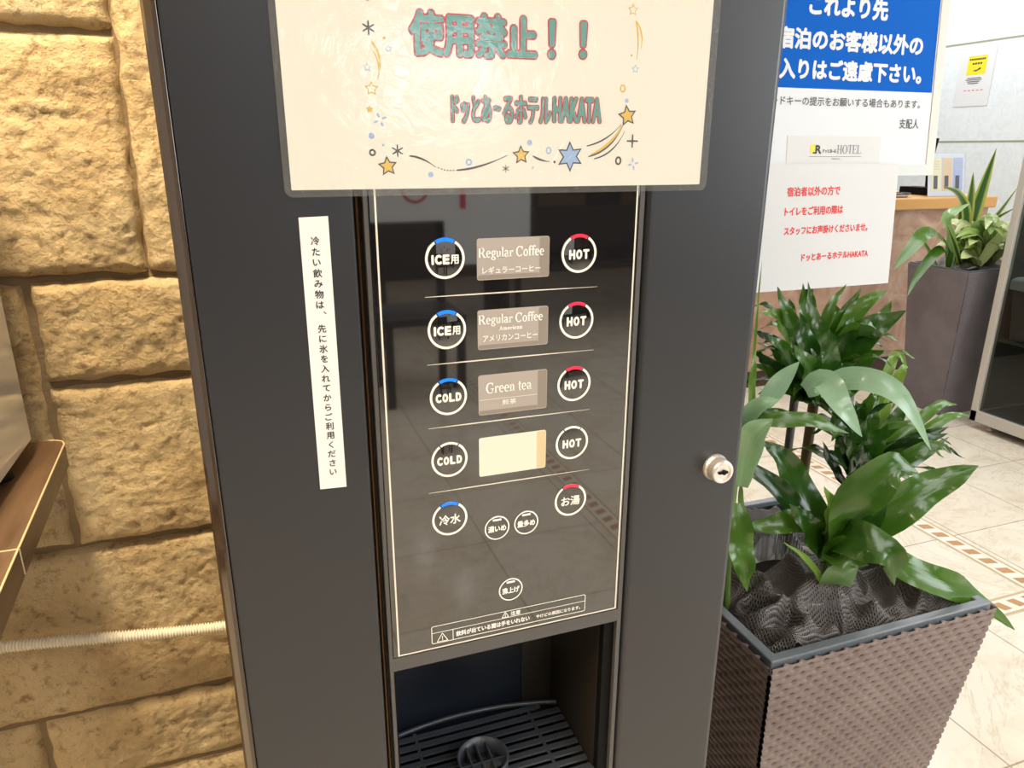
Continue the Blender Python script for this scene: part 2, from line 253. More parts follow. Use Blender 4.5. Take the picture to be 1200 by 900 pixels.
# ------------------------------------------------------------------ builders
ORIG = {}
class MB:
    """collects world-space faces; build() links them as ONE mesh object"""
    def __init__(s): s.v = []; s.f = []; s.m = []; s.uv = []; s.tint = []; s.smooth = []
    def add(s, verts, faces, mat=0, smooth=False, uvs=None, tint=None):
        o = len(s.v); s.v += [tuple(p) for p in verts]
        for f in faces: s.f.append(tuple(o + i for i in f)); s.m.append(mat); s.smooth.append(smooth)
        s.uv += uvs if uvs else [(0, 0)] * len(verts)
        s.tint += tint if tint else [0.0] * len(verts)
        return s
    def box(s, x0, x1, y0, y1, z0, z1, mat=0, fn=None):
        p = [(x, y, z) for x in (x0, x1) for y in (y0, y1) for z in (z0, z1)]
        if fn: p = [fn(*q) for q in p]
        return s.add(p, [(0, 1, 3, 2), (4, 6, 7, 5), (0, 4, 5, 1), (2, 3, 7, 6), (0, 2, 6, 4), (1, 5, 7, 3)], mat)
    def prism(s, poly, fn, h0, h1, mat=0, smooth=False):
        n = len(poly); p = [fn(u, v, h0) for u, v in poly] + [fn(u, v, h1) for u, v in poly]
        s.add(p, [tuple(range(n))[::-1], tuple(range(n, 2 * n))], mat)
        return s.add(p, [(i, (i + 1) % n, n + (i + 1) % n, n + i) for i in range(n)], mat, smooth)
    def rbox(s, x0, x1, y0, y1, z0, z1, r=0.006, seg=4, mat=0, axis='z'):
        """box with its four edges along one axis rounded"""
        a0, a1, b0, b1, h0, h1, fn = {'z': (x0, x1, y0, y1, z0, z1, lambda u, v, h: (u, v, h)), 'y': (x0, x1, z0, z1, y0, y1, lambda u, v, h: (u, h, v)),
                                      'x': (y0, y1, z0, z1, x0, x1, lambda u, v, h: (h, u, v))}[axis]
        return s.prism(rrect(a0, a1, b0, b1, r, seg), fn, h0, h1, mat, False)
    def tube(s, pts, rad, n=10, mat=0, caps=True, uvk=None, smooth=True, squash=None):
        pts = [Vector(p) for p in pts]; k = len(pts); rads = rad if isinstance(rad, (list, tuple)) else [rad] * k
        V = []; UV = []; prev = None; dist = 0
        for i, p in enumerate(pts):
            t = (pts[min(i + 1, k - 1)] - pts[max(i - 1, 0)]).normalized()
            ref = prev if prev is not None else (Vector((0, 0, 1)) if abs(t.z) < 0.9 else Vector((1, 0, 0)))
            a = (ref - t * ref.dot(t)).normalized(); b = t.cross(a); prev = a
            if i: dist += (p - pts[i - 1]).length
            for j in range(n):
                q = 2 * PI * j / n; r = rads[i]
                V.append(p + a * (math.cos(q) * r) + b * (math.sin(q) * r)); UV.append((q * r * (uvk or 1), dist * (uvk or 1)))
        Fc = [(i * n + j, i * n + (j + 1) % n, (i + 1) * n + (j + 1) % n, (i + 1) * n + j) for i in range(k - 1) for j in range(n)]
        s.add(V, Fc, mat, smooth, UV)
        if caps: s.add(V[:n], [tuple(range(n))[::-1]], mat); s.add(V[-n:], [tuple(range(n))], mat)
        return s
    def lathe(s, prof, c, n=24, mat=0, axis=None, smooth=True):
        """prof = (radius, height) pairs about a vertical axis through c, or about -y when axis == 'y'"""
        V = []
        for r, h in prof:
            for j in range(n):
                q = 2 * PI * j / n
                V.append((c[0] + r * math.cos(q), c[1] + r * math.sin(q), c[2] + h) if axis != 'y' else (c[0] + r * math.cos(q), c[1] - h, c[2] + r * math.sin(q)))
        k = len(prof); fl = axis == 'y'
        Fc = [(i * n + j, i * n + (j + 1) % n, (i + 1) * n + (j + 1) % n, (i + 1) * n + j) for i in range(k - 1) for j in range(n)]
        return s.add(V, Fc, mat, smooth)
    def grid(s, fn, nu, nv, mat=0, smooth=True, uvk=(1, 1), tint=None):
        V = []; UV = []
        for j in range(nv + 1):
            for i in range(nu + 1):
                V.append(fn(i / nu, j / nv)); UV.append((i / nu * uvk[0], j / nv * uvk[1]))
        Fc = [(j * (nu + 1) + i, j * (nu + 1) + i + 1, (j + 1) * (nu + 1) + i + 1, (j + 1) * (nu + 1) + i) for j in range(nv) for i in range(nu)]
        return s.add(V, Fc, mat, smooth, UV, [tint] * len(V) if tint is not None else None)
    def build(s, name, mats, parent=None, origin=None, bevel=0, fix=True):
        me = bpy.data.meshes.new(name)
        if origin is None:
            a = np.array(s.v); lo = a.min(0); hi = a.max(0); origin = ((lo[0] + hi[0]) / 2, (lo[1] + hi[1]) / 2, lo[2])
        origin = Vector(origin); me.from_pydata([Vector(p) - origin for p in s.v], [], s.f)
        mats = mats if isinstance(mats, (list, tuple)) else [mats]
        for m in mats: me.materials.append(M[m])
        me.polygons.foreach_set('material_index', s.m); me.polygons.foreach_set('use_smooth', s.smooth)
        if any(u != (0, 0) for u in s.uv):
            ul = me.uv_layers.new(name='UVMap'); li = np.zeros(len(me.loops), dtype=np.int32); me.loops.foreach_get('vertex_index', li)
            ul.data.foreach_set('uv', np.array(s.uv, dtype=np.float32)[li].ravel())
        if any(s.tint):
            at = me.attributes.new('tint', 'FLOAT', 'POINT'); at.data.foreach_set('value', np.array(s.tint, dtype=np.float32))
        me.update(); o = bpy.data.objects.new(name, me); COL.objects.link(o)
        if parent is not None: o.parent = parent; o.location = origin - ORIG[parent.name]
        else: o.location = origin
        ORIG[o.name] = origin
        if bevel:
            b = o.modifiers.new('bevel', 'BEVEL'); b.width = bevel; b.segments = 3; b.limit_method = 'ANGLE'; b.angle_limit = 0.7; b.harden_normals = False
        return o
def thing(name, label, cat, loc, group=None):
    o = bpy.data.objects.new(name, None); COL.objects.link(o); o.location = loc; o.empty_display_size = 0.05; ORIG[o.name] = Vector(loc)
    return tag(o, label, cat, group)
def tag(o, label, cat, group=None, kind=None):
    o['label'] = label; o['category'] = cat
    if group: o['group'] = group
    if kind: o['kind'] = kind
    return o
def struct(o): o['kind'] = 'structure'; return o
def rrect(a0, a1, b0, b1, r, seg=4):
    P = []
    for cx, cy, q0 in ((a1 - r, b1 - r, 0), (a0 + r, b1 - r, PI / 2), (a0 + r, b0 + r, PI), (a1 - r, b0 + r, 1.5 * PI)):
        for i in range(seg + 1): q = q0 + PI / 2 * i / seg; P.append((cx + r * math.cos(q), cy + r * math.sin(q)))
    return P

# ------------------------------------------------------------------ printing: flat lettering and drawings on a surface
TXT = {}
def text_mesh(body):
    if body not in TXT:
        c = bpy.data.curves.new('lettering', 'FONT'); c.body = body; c.resolution_u = 3
        o = bpy.data.objects.new('lettering', c); COL.objects.link(o)
        me = bpy.data.meshes.new_from_object(o.evaluated_get(bpy.context.evaluated_depsgraph_get()))
        v = np.zeros(len(me.vertices) * 3); me.vertices.foreach_get('co', v); v = v.reshape(-1, 3)[:, :2]
        f = [tuple(p.vertices) for p in me.polygons]
        bpy.data.objects.remove(o); bpy.data.curves.remove(c); bpy.data.meshes.remove(me)
        TXT[body] = (v, f)
    return TXT[body]

def sarc(cx, cy, rx, ry, a0, a1, tv, th, n=16):
    """stroke along an ellipse: tv = thickness at the sides, th at top and bottom"""
    out = []
    for i in range(n):
        q = [math.radians(a0 + (a1 - a0) * (i + k) / n) for k in (0, 1)]
        e = []
        for a in q:
            c, sn = math.cos(a), math.sin(a); e.append(((cx + rx * c, cy + ry * sn), (cx + (rx - tv) * c, cy + (ry - th) * sn)))
        out.append([e[0][0], e[1][0], e[1][1], e[0][1]])
    return out
def R4(x0, y0, x1, y1): return [[(x0, y0), (x1, y0), (x1, y1), (x0, y1)]]
def stem(x, h, w=0.13, y=0.0, foot=True, head=True):
    r = R4(x, y, x + w, h)
    if foot: r += R4(x - 0.07, y, x + w + 0.07, y + 0.045)
    if head: r += R4(x - 0.07, h - 0.045, x + (w + 0.07 if head == 2 else w), h)
    return r
def serif_glyph(c):
    S2 = 0.13
    G = {
     'R': (stem(.10, 1, S2, head=2) + R4(.2, .955, .45, 1) + R4(.2, .47, .47, .515) + sarc(.44, .735, .25, .265, -90, 90, S2, .045) + [[(.36, .49), (.51, .49), (.80, .02), (.64, .02)]] + R4(.60, 0, .88, .045), .88),
     'C': (sarc(.45, .5, .41, .52, 42, 318, .14, .05, 24) + R4(.74, .66, .775, 1.0), .86),
     'G': (sarc(.47, .5, .43, .52, 42, 325, .14, .05, 24) + R4(.74, .66, .775, 1.0) + R4(.67, .05, .80, .45) + R4(.58, .41, .88, .455), .92),
     'A': ([[(.08, .02), (.13, .02), (.40, 1), (.36, 1)], [(.56, .02), (.72, .02), (.43, 1), (.36, 1)]] + R4(.2, .32, .58, .365) + R4(0, 0, .22, .045) + R4(.48, 0, .80, .045), .82),
     'H': (stem(.1, 1, S2, head=2) + stem(.62, 1, S2, head=2) + R4(.2, .48, .65, .525), .88),
     'O': (sarc(.46, .5, .42, .52, 0, 360, .14, .05, 28), .94),
     'T': (stem(.33, 1, S2, head=False) + R4(.03, .95, .76, 1) + R4(.03, .74, .065, 1) + R4(.725, .74, .76, 1), .80),
     'E': (stem(.1, 1, S2, head=2) + R4(.2, .95, .68, 1) + R4(.645, .76, .68, 1) + R4(.2, .48, .52, .525) + R4(.50, .4, .53, .6) + R4(.2, 0, .72, .05) + R4(.685, 0, .72, .25), .78),
     'L': (stem(.1, 1, S2, head=2) + R4(.2, 0, .70, .05) + R4(.665, 0, .70, .27), .75),
     'e': (sarc(.29, .33, .25, .345, 0, 312, .12, .045, 20) + R4(.10, .33, .52, .375), .57),
     'o': (sarc(.30, .33, .26, .345, 0, 360, .12, .045, 22), .60),
     'c': (sarc(.29, .33, .25, .345, 45, 315, .12, .045, 18) + sarc(.44, .53, .07, .07, 0, 360, .07, .07, 8), .54),
     'g': (sarc(.28, .43, .21, .24, 0, 360, .11, .04, 20) + R4(.40, .60, .56, .655) + sarc(.28, -.10, .25, .17, 0, 360, .09, .05, 20) + [[(.12, .24), (.2, .24), (.2, .02), (.12, .04)]], .57),
     'u': (stem(.09, .66, .12, .16, foot=False) + sarc(.28, .19, .19, .20, 180, 360, .12, .06, 12) + stem(.41, .66, .12, head=1) + R4(.5, 0, .6, .04), .63),
     'l': (stem(.09, 1.03, .12), .32),
     'a': (sarc(.25, .47, .21, .20, 0, 160, .13, .06, 12) + R4(.33, .0, .46, .48) + sarc(.24, .18, .21, .20, 20, 340, .13, .05, 16) + R4(.42, 0, .56, .05), .58),
     'r': (stem(.09, .66, .12) + sarc(.33, .46, .16, .20, 45, 170, .07, .07, 8) + sarc(.40, .55, .075, .075, 0, 360, .075, .075, 8), .47),
     'f': (stem(.12, .82, .12, head=False) + sarc(.29, .82, .17, .22, 40, 180, .11, .05, 10) + sarc(.40, .95, .07, .07, 0, 360, .07, .07, 8) + R4(.03, .61, .40, .66), .38),
     'n': (stem(.09, .66, .12) + sarc(.30, .47, .20, .20, 0, 150, .12, .055, 12) + stem(.38, .48, .12, head=False), .63),
     'm': (stem(.09, .66, .12) + sarc(.30, .47, .20, .20, 0, 150, .12, .055, 12) + stem(.38, .48, .12, head=False) + sarc(.59, .47, .20, .20, 0, 150, .12, .055, 12) + stem(.67, .48, .12, head=False), .92),
     'i': (stem(.09, .66, .12) + sarc(.15, .88, .08, .08, 0, 360, .08, .08, 10), .32),
     't': (stem(.12, .85, .12, .10, foot=False, head=False) + R4(.02, .61, .38, .66) + sarc(.27, .14, .15, .16, 180, 300, .12, .05, 8), .38),
    }
    return G.get(c, ([], .30))
def serif_mesh(body):
    x = 0; v = []; f = []
    for c in body:
        polys, adv = serif_glyph(c)
        for p in polys:
            o = len(v); v += [(x + a, b) for a, b in p]; f.append(tuple(range(o, o + len(p))))
        x += adv
    return np.array(v), f

class Ink:
    """flat print: every mark lies a hair above the surface fn(u, v, height)"""
    def __init__(s, fn, base=0.0004, step=0.00012): s.fn = fn; s.mb = MB(); s.mats = []; s.base = base; s.step = step
    def mi(s, m):
        if m not in s.mats: s.mats.append(m)
        return s.mats.index(m)
    def raw(s, v, f, mat, layer=0):
        s.k = (getattr(s, 'k', 0) + 1) % 12; h = s.base + layer * s.step + s.k * 7e-6; s.mb.add([s.fn(a, b, h) for a, b in v], f, s.mi(mat))
    def poly(s, p, mat, layer=0): s.raw(p, [tuple(range(len(p)))], mat, layer)
    def rect(s, a0, a1, b0, b1, mat, layer=0): s.poly([(a0, b0), (a1, b0), (a1, b1), (a0, b1)], mat, layer)
    def frame(s, a0, a1, b0, b1, w, mat, layer=0):
        s.rect(a0, a1, b1 - w, b1, mat, layer); s.rect(a0, a1, b0, b0 + w, mat, layer); s.rect(a0, a0 + w, b0, b1, mat, layer); s.rect(a1 - w, a1, b0, b1, mat, layer)
    def ring(s, c, r, w, mat, layer=0, a0=0, a1=360, n=40, ry=None):
        ry = ry or r; v = []
        for i in range(n + 1):
            q = math.radians(a0 + (a1 - a0) * i / n); v += [(c[0] + r * math.cos(q), c[1] + ry * math.sin(q)), (c[0] + (r - w) * math.cos(q), c[1] + (ry - w) * math.sin(q))]
        s.raw(v, [(2 * i, 2 * i + 2, 2 * i + 3, 2 * i + 1) for i in range(n)], mat, layer)
    def disc(s, c, r, mat, layer=0, n=20, ry=None): s.poly([(c[0] + r * math.cos(2 * PI * i / n), c[1] + (ry or r) * math.sin(2 * PI * i / n)) for i in range(n)], mat, layer)
    def line(s, pts, w, mat, layer=0):
        ws = w if isinstance(w, (list, tuple)) else [w] * len(pts); v = []
        for i, p in enumerate(pts):
            a = pts[max(i - 1, 0)]; b = pts[min(i + 1, len(pts) - 1)]; d = math.hypot(b[0] - a[0], b[1] - a[1]) or 1
            n = (-(b[1] - a[1]) / d * ws[i] / 2, (b[0] - a[0]) / d * ws[i] / 2); v += [(p[0] + n[0], p[1] + n[1]), (p[0] - n[0], p[1] - n[1])]
        s.raw(v, [(2 * i, 2 * i + 1, 2 * i + 3, 2 * i + 2) for i in range(len(pts) - 1)], mat, layer)
    def starpoly(s, c, R, r, n=5, rot=90, ry=1.0): return [(c[0] + (R if k % 2 == 0 else r) * math.cos(math.radians(rot + 180 * k / n)), c[1] + ry * (R if k % 2 == 0 else r) * math.sin(math.radians(rot + 180 * k / n))) for k in range(2 * n)]
    def star(s, c, R, fill, edge=None, n=5, rot=90, k=0.5, w=0.28, layer=0):
        def fan(R_, lay, mat):
            p = s.starpoly(c, R_, R_ * k, n, rot); s.raw([c] + p, [(0, i + 1, (i + 1) % (2 * n) + 1) for i in range(2 * n)], mat, lay)
        if edge: fan(R, layer, edge); fan(R * (1 - w), layer + 1, fill)
        else: fan(R, layer, fill)
    def spark(s, c, R, mat, n=6, w=0.0012, gap=0.0, layer=0):
        for i in range(n):
            q = 2 * PI * i / n + PI / 2; s.line([(c[0] + gap * math.cos(q), c[1] + gap * math.sin(q)), (c[0] + R * math.cos(q), c[1] + R * math.sin(q))], [w, w * 0.7], mat, layer)
    def mesh(s, v, f, box, mat, layer=0, bold=0.0, nb=8, shear=0.0):
        a0, a1, b0, b1 = box; lo = v.min(0); hi = v.max(0); a0 += bold; a1 -= bold; b0 += bold; b1 -= bold
        p = (v - lo) / np.maximum(hi - lo, 1e-9) * np.array([a1 - a0, b1 - b0]) + np.array([a0, b0])
        if shear: p[:, 1] += shear * (p[:, 0] - a0)
        if bold <= 0: s.raw(p.tolist(), f, mat, layer)
        else:
            for i in range(nb): q = 2 * PI * i / nb; s.raw((p + bold * np.array([math.cos(q), math.sin(q)])).tolist(), f, mat, layer)
            s.raw(p.tolist(), f, mat, layer)
    def text(s, body, box, mat, layer=0, bold=0.0, nb=8, shear=0.0): s.mesh(*text_mesh(body), box, mat, layer, bold, nb, shear)
    def serif(s, body, box, mat, layer=0, bold=0.0): s.mesh(*serif_mesh(body), box, mat, layer, bold, 6)
    def build(s, name, parent): return s.mb.build(name, s.mats, parent)
def front(u, v, h): return (u, -h, v)          # a surface that faces the entrance (the -y side)
def front_at(y): return lambda u, v, h: (u, y - h, v)

# ================================================================== THE SETTING
WALL_Y = 0.60
b = MB(); b.add([(-3, -7, 0), (5.5, -7, 0), (5.5, 6.4, 0), (-3, 6.4, 0)], [(0, 1, 2, 3)], 0)
fl = lambda u, v, h: (u, v, h)
def floor_rect(x0, x1, y0, y1, m, h): b.add([(x0, y0, h), (x1, y0, h), (x1, y1, h), (x0, y1, h)], [(0, 1, 2, 3)], m)
def band_y(xc, y0, y1):
    floor_rect(xc - .042, xc + .042, y0, y1, 3, .0004)
    for dx in (-.037, .037): floor_rect(xc + dx - .0045, xc + dx + .0045, y0, y1, 2, .0007)
    y = y0 + .03
    while y < y1 - .04:
        b.add([(xc - .021, y, .0008), (xc + .021, y - .012, .0008), (xc + .021, y + .020, .0008), (xc - .021, y + .032, .0008)], [(0, 1, 2, 3)], 1); y += .0612
def band_x(yc, x0, x1):
    floor_rect(x0, x1, yc - .038, yc + .038, 3, .0004)
    for dy in (-.033, .033): floor_rect(x0, x1, yc + dy - .0045, yc + dy + .0045, 2, .0007)
    x = x0 + .03
    while x < x1 - .04:
        b.add([(x, yc - .018, .0008), (x + .032, yc - .018, .0008), (x + .020, yc + .018, .0008), (x - .012, yc + .018, .0008)], [(0, 1, 2, 3)], 1); x += .0612
band_y(2.212, .82, 5.6); band_x(.782, 1.12, 2.254); band_y(1.15, -6.6, .742)
struct(b.build('floor', ['floor', 'inlay', 'inlay_line', 'inlay_bed'], origin=(0, 0, 0)))
struct(MB().box(-3, 5.5, -7, 6.4, 2.8, 2.86).build('ceiling', 'ceiling'))

def stone_wall():
    b = MB(); b.box(-3, .43, WALL_Y, WALL_Y + .15, 0, 2.8, 1)
    J = 0.0008
    def block(x0, x1, z0, z1, res, seed):
        nu = max(3, int((x1 - x0) / res)); nv = max(3, int((z1 - z0) / res)); off = Vector((seed * 3.1, seed * 1.7, 0))
        lean = (random.uniform(-.01, .01), random.uniform(-.01, .01))
        def fn(u, v):
            x = x0 + J + (x1 - x0 - 2 * J) * u; z = z0 + J + (z1 - z0 - 2 * J) * v
            d = min(u * (x1 - x0), (1 - u) * (x1 - x0), v * (z1 - z0), (1 - v) * (z1 - z0))
            e = 1 - math.exp(-d / .0045)
            p = Vector((x * 9, z * 9, 0)) + off
            n1 = noise.fractal(p, 1.0, 2.0, 4); n2 = noise.fractal(p * 4.5, .9, 2.1, 4); n3 = abs(noise.noise(p * 1.7 + Vector((5, 0, 3))))
            n4 = noise.fractal(p * 14, .7, 2.0, 3); crack = max(0, noise.noise(Vector((x * 7, z * 34, seed * 2.0))) - .42)
            h = e * (.014 + .0052 * n1 + .0026 * n2 + .0016 * n4 - .018 * crack + lean[0] * (u - .5) + lean[1] * (v - .5))
            ed = 1 - e
            return (x + ed * .006 * noise.noise(Vector((x * 30, z * 30, seed))), WALL_Y - max(h, 0) + .002 * ed, z + ed * .006 * noise.noise(Vector((z * 30, x * 30, seed + 9))))
        b.grid(fn, nu, nv, 0, True)
    vis = 0.0036; far = 0.03
    B = [(-.62, -.128, 1.436, 1.66, vis), (-.62, -.128, 1.141, 1.431, vis), (-.128, .43, 1.141, 1.66, vis), (-.60, -.276, .757, 1.136, vis), (-.270, .43, .999, 1.136, vis), (-.270, .43, .757, .994, vis),
         (-.75, .43, .475, .752, vis), (-.75, -.370, .20, .470, vis), (-.364, .43, .338, .470, vis), (-.364, .43, .12, .334, .012), (-.9, -.364, 0, .196, far), (-.364, .43, 0, .117, far),
         (-1.15, -.625, 1.141, 1.66, far), (-1.2, -.605, .757, 1.136, far), (-1.3, -.755, .2, .752, far)]
    for k, q in enumerate(B): block(*q, k + 1)
    k = 30
    for z0, z1 in ((1.665, 1.93), (1.935, 2.2), (2.205, 2.42), (2.425, 2.8)):
        x = -3 + (0.2 if k % 2 else 0)
        while x < .3:
            x1 = min(.43, x + random.uniform(.4, .75)); block(x, x1, z0, z1, far, k); k += 1; x = x1 + .005
    for z0, z1 in ((0, .3), (.305, .6), (.605, .95), (.955, 1.25), (1.255, 1.66)):
        x = -3
        while x < -1.32:
            x1 = min(-1.31, x + random.uniform(.35, .7)); block(x, x1, z0, z1, far, k); k += 1; x = x1 + .005
    o = b.build('wall_back', ['stone', 'mortar'], origin=(0, WALL_Y, 0)); struct(o)
stone_wall()
# lobby wall with slab joints on the right
b = MB(); b.box(5.5, 5.62, -7, 6.4, 0, 2.8, 0)
for z in (.63, 1.366, 2.10): b.box(5.4985, 5.5, -7, 6.4, z - .007, z + .007, 1)
struct(b.build('wall_right', ['wall_marble', 'wall_joint']))
struct(MB().box(-3, 5.62, 6.4, 6.52, 0, 2.8).build('wall_far', 'plaster'))
struct(MB().box(-3.12, -3, -7, 6.4, 0, 2.8).build('wall_left', 'plaster'))
# entrance wall behind the photographer: brown panelling with dark openings, only met as a reflection
b = MB(); b.box(-3, 5.62, -7.12, -7, 0, 2.8, 0)
for k, (x0, z0) in enumerate(((2.55, .62), (2.62, 1.0), (2.7, 1.38), (3.55, .62), (3.62, 1.0), (3.7, 1.38), (4.5, .62), (4.55, 1.0))): b.box(x0, x0 + .42, -7.0, -6.985, z0, z0 + .24, 1)
struct(b.build('wall_front', ['wood_brown', 'dark_wood']))
w = MB(); w.box(1.3, 2.6, -6.985, -6.95, 1.70, 2.35, 0)  # glowing window added to throw glare on the laminated notice
for x in (1.24, 1.92, 2.58): w.box(x, x + .06, -7.0, -6.93, 1.64, 2.40, 1)
for z in (1.64, 2.34): w.box(1.24, 2.64, -7.0, -6.93, z, z + .06, 1)
struct(w.build('glare_window_1', ['glare_glow', 'frame']))

# ================================================================== THE DRINKS MACHINE
vm = thing('drink_machine', 'tall charcoal hot and cold drinks dispenser with glossy black button panel', 'drink machine', (0.173, 0.25, 0))
MB().box(-.036, .0750, .032, .545, .03, 1.66).box(.2737, .382, .032, .545, .03, 1.66).box(.0750, .2737, .032, .545, .915, 1.66).box(.0750, .2737, .032, .545, .03, .655).box(.0750, .2737, .1352, .545, .655, .915).build('cabinet', 'charcoal_side', vm, bevel=.004)
for x in (-.01, .356):
    for y in (.07, .50): MB().lathe([(0, 0), (.02, 0), (.02, .008), (.012, .010), (.012, .031)], (x, y, 0), 16).build('foot', 'rubber', vm)
d = MB().rbox(-.0336, .0665, 0, .030, .045, 1.655, .0015, 3).build('door_panel', 'charcoal', vm)
MB().prism([(-.0430, .011), (-.0410, .0065), (-.0368, .0012), (-.0340, .0), (-.0338, .03), (-.0430, .03)], lambda u, v, h: (u, v, h), .045, 1.655).build('edge_chamfer', 'edge_gloss', vm, bevel=.001)['label'] = 'glossy door edge tinted brown as a warm reflection'
d = MB().rbox(.2795, .3885, 0, .030, .045, 1.655, .006, 5).build('door_panel', 'charcoal', vm)
lk = MB(); lk.lathe([(0, .012), (.0066, .012), (.0068, .0128), (.0082, .0132), (.0098, .0128), (.0104, .0110), (.0108, .004), (.0118, .002), (.0120, 0)], (.3615, 0, 1.0385), 32, axis='y', smooth=False)
lock = lk.build('lock', 'chrome', vm); lock['label'] = 'round chrome lock'
kh = MB(); kh.rbox(.3565, .3660, -.0134, -.0118, 1.0374, 1.0396, .0008, 3, axis='y'); kh.lathe([(0, .0135), (.0022, .0135), (.0022, .0118)], (.3622, 0, 1.0385), 16, axis='y')
kh.build('keyhole', 'black', lock)
# centre column: bezel, groove strips
b = MB()
for x0, x1 in ((.0725, .0752), (.2735, .2772)): b.box(x0, x1, -.001, .028, .045, 1.655)
b.box(.0752, .2735, -.001, .028, .904, .9158); b.box(.0752, .2735, .003, .028, .9158, 1.655); b.box(.0752, .2735, -.001, .028, .045, .690); b.box(.0752, .2735, -.001, .028, 1.36, 1.655)
b.build('bezel', 'bezel', vm)
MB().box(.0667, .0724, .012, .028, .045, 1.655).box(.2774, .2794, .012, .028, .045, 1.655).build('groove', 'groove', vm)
MB().tube([(.0694, .0085, .05), (.0694, .0085, 1.65)], .0017, 10).build('reflection_strip', 'warm_glint', vm)['label'] = 'thin strip coloured as a warm reflection'
# control panel
cp = MB().box(.0757, .2730, -.0006, .0028, .9162, 1.358).build('control_panel', 'gloss_black', vm, bevel=.0006)
cp['label'] = 'glossy black control panel'
k = Ink(front_at(-.0006), .0002, .0001)
k.rect(.0795, .0808, .9182, 1.352, 'print_line'); k.rect(.2704, .2717, .9182, 1.352, 'print_line'); k.rect(.0795, .2717, .9170, .9183, 'print_line'); k.rect(.0795, .2717, 1.3505, 1.352, 'print_line')
for z, x0, x1 in ((1.2030, .1108, .2415), (1.1545, .1108, .2405), (1.1065, .1100, .2390), (1.0550, .1088, .2405)):
    k.line([(x0, z), (x0 + .03, z), (x1 - .05, z), (x1, z - .0002)], [.0003, .0009, .0009, .0002], 'print_line')
# caution box
for a0, a1, b0, b1 in ((.1085, .2400, .9376, .9382), (.1085, .2400, .9216, .9222), (.1068, .1074, .9235, .9364), (.2412, .2418, .9235, .9364), (.1068, .2418, .9314, .9319), (.1243, .1248, .9219, .9316)): k.rect(a0, a1, b0, b1, 'print_white')
for c, a0 in (((.1086, .9364), 90), ((.1086, .9234), 180), ((.2400, .9234), 270), ((.2400, .9364), 0)): k.ring(c, .0018, .0006, 'print_white', 0, a0, a0 + 90, 6)
def caution(cx, z, s):
    P = [(cx - s, z), (cx + s, z), (cx, z + 1.7 * s)]
    for i in range(3): k.line([P[i], P[(i + 1) % 3]], .0006, 'print_white')
    k.rect(cx - .0003, cx + .0003, z + .45 * s, z + 1.1 * s, 'print_white'); k.disc((cx, z + .28 * s), .0004, 'print_white', n=8)
caution(.1157, .9228, .0044); caution(.1692, .9323, .0029)
k.text('注意', (.1738, .1826, .9325, .9368), 'print_white', bold=.00015)
k.text('飲料が出ている間は手をいれない', (.1270, .1908, .9242, .9291), 'print_white', bold=.00018)
k.text('やけどの原因になります。', (.1965, .2372, .9246, .9281), 'print_white', bold=.0001)
k.build('lettering', cp)
def button(cx, cz, r, w, txt, lamp, jp=False, small=False, lh=.0075, tw=.0185):
    MBb = MB(); MBb.lathe([(0, .0009), (r - .0008, .0009), (r + .0002, .0007), (r + .0003, .0005)], (cx, 0, cz), 40, axis='y')
    bt = MBb.build('drink_button', 'gloss_black', vm); f = front_at(-.0011)
    q = Ink(f, .0001, .0001)
    if small: q.ring((cx, cz), r, w, 'print_white'); q.rect(cx - .0036, cx + .0036, cz + r - .0042, cz + r - .0024, 'print_white')
    elif lamp: q.ring((cx, cz), r, w, 'print_white', 0, 123, 417)
    else:
        q.ring((cx, cz), r, w, 'print_white', 0, 124, 416); q.ring((cx, cz), r, w, 'print_white', 0, 60, 120)
    q.build('ring', bt)
    q = Ink(f, .0001, .0001); z0, z1 = cz - lh / 2 - .0006, cz + lh / 2 - .0006
    if jp: q.text(txt, (cx - tw / 2, cx + tw / 2, z0, z1), 'print_white', bold=.00024)
    else:
        ws = [{'I': .36, '用': 1.2}.get(c, 1.0) for c in txt]; gap = .0006; un = (tw - gap * (len(txt) - 1)) / sum(ws); x = cx - tw / 2
        for c, wc in zip(txt, ws): q.text(c, (x, x + un * wc, z0, z1 - (.0004 if c == '用' else 0)), 'print_white', bold=.00022 if c == '用' else .00052); x += un * wc + gap
    q.build('lettering', bt)
    if lamp:
        q = Ink(f, .0001, .0001); q.ring((cx, cz), r + .0002, w + .0006, lamp, 0, 61, 119, 20); o = q.build('indicator_lamp', bt)
        o['label'] = 'lit blue lamp' if lamp == 'lamp_blue' else 'lit red lamp'
    return bt
R = .0139; w = .0018
for cx, cz, t, lamp in ((.1256, 1.2288, 'ICE用', 'lamp_blue'), (.1257, 1.1790, 'ICE用', 'lamp_blue'), (.1256, 1.1294, 'COLD', 'lamp_blue'), (.1252, 1.0802, 'COLD', None), (.2257, 1.2279, 'HOT', 'lamp_red'), (.2252, 1.1784, 'HOT', 'lamp_red'), (.2248, 1.1288, 'HOT', 'lamp_red'), (.2245, 1.0802, 'HOT', None)):
    bt = button(cx, cz, R, w, t, lamp, tw=.0192 if t != 'HOT' else .0160, lh=.0068 if t != 'HOT' else .0072)
    bt['label'] = 'round %s button' % {'ICE用': 'ICE', 'COLD': 'COLD', 'HOT': 'HOT'}[t]
button(.1243, 1.0313, R, w, '冷水', 'lamp_blue', True, lh=.0085, tw=.0170)['label'] = 'round cold water button'
button(.2248, 1.0302, R, w, 'お湯', 'lamp_red', True, lh=.0085, tw=.0165)['label'] = 'round hot water button'
for cx, cz, t in ((.1622, 1.0165, '濃いめ'), (.1867, 1.0168, '量多め'), (.1738, .9581, '沸上げ')):
    button(cx, cz, .0103, .0011, t, None, True, True, .0058, .0152)['label'] = 'small round option button'
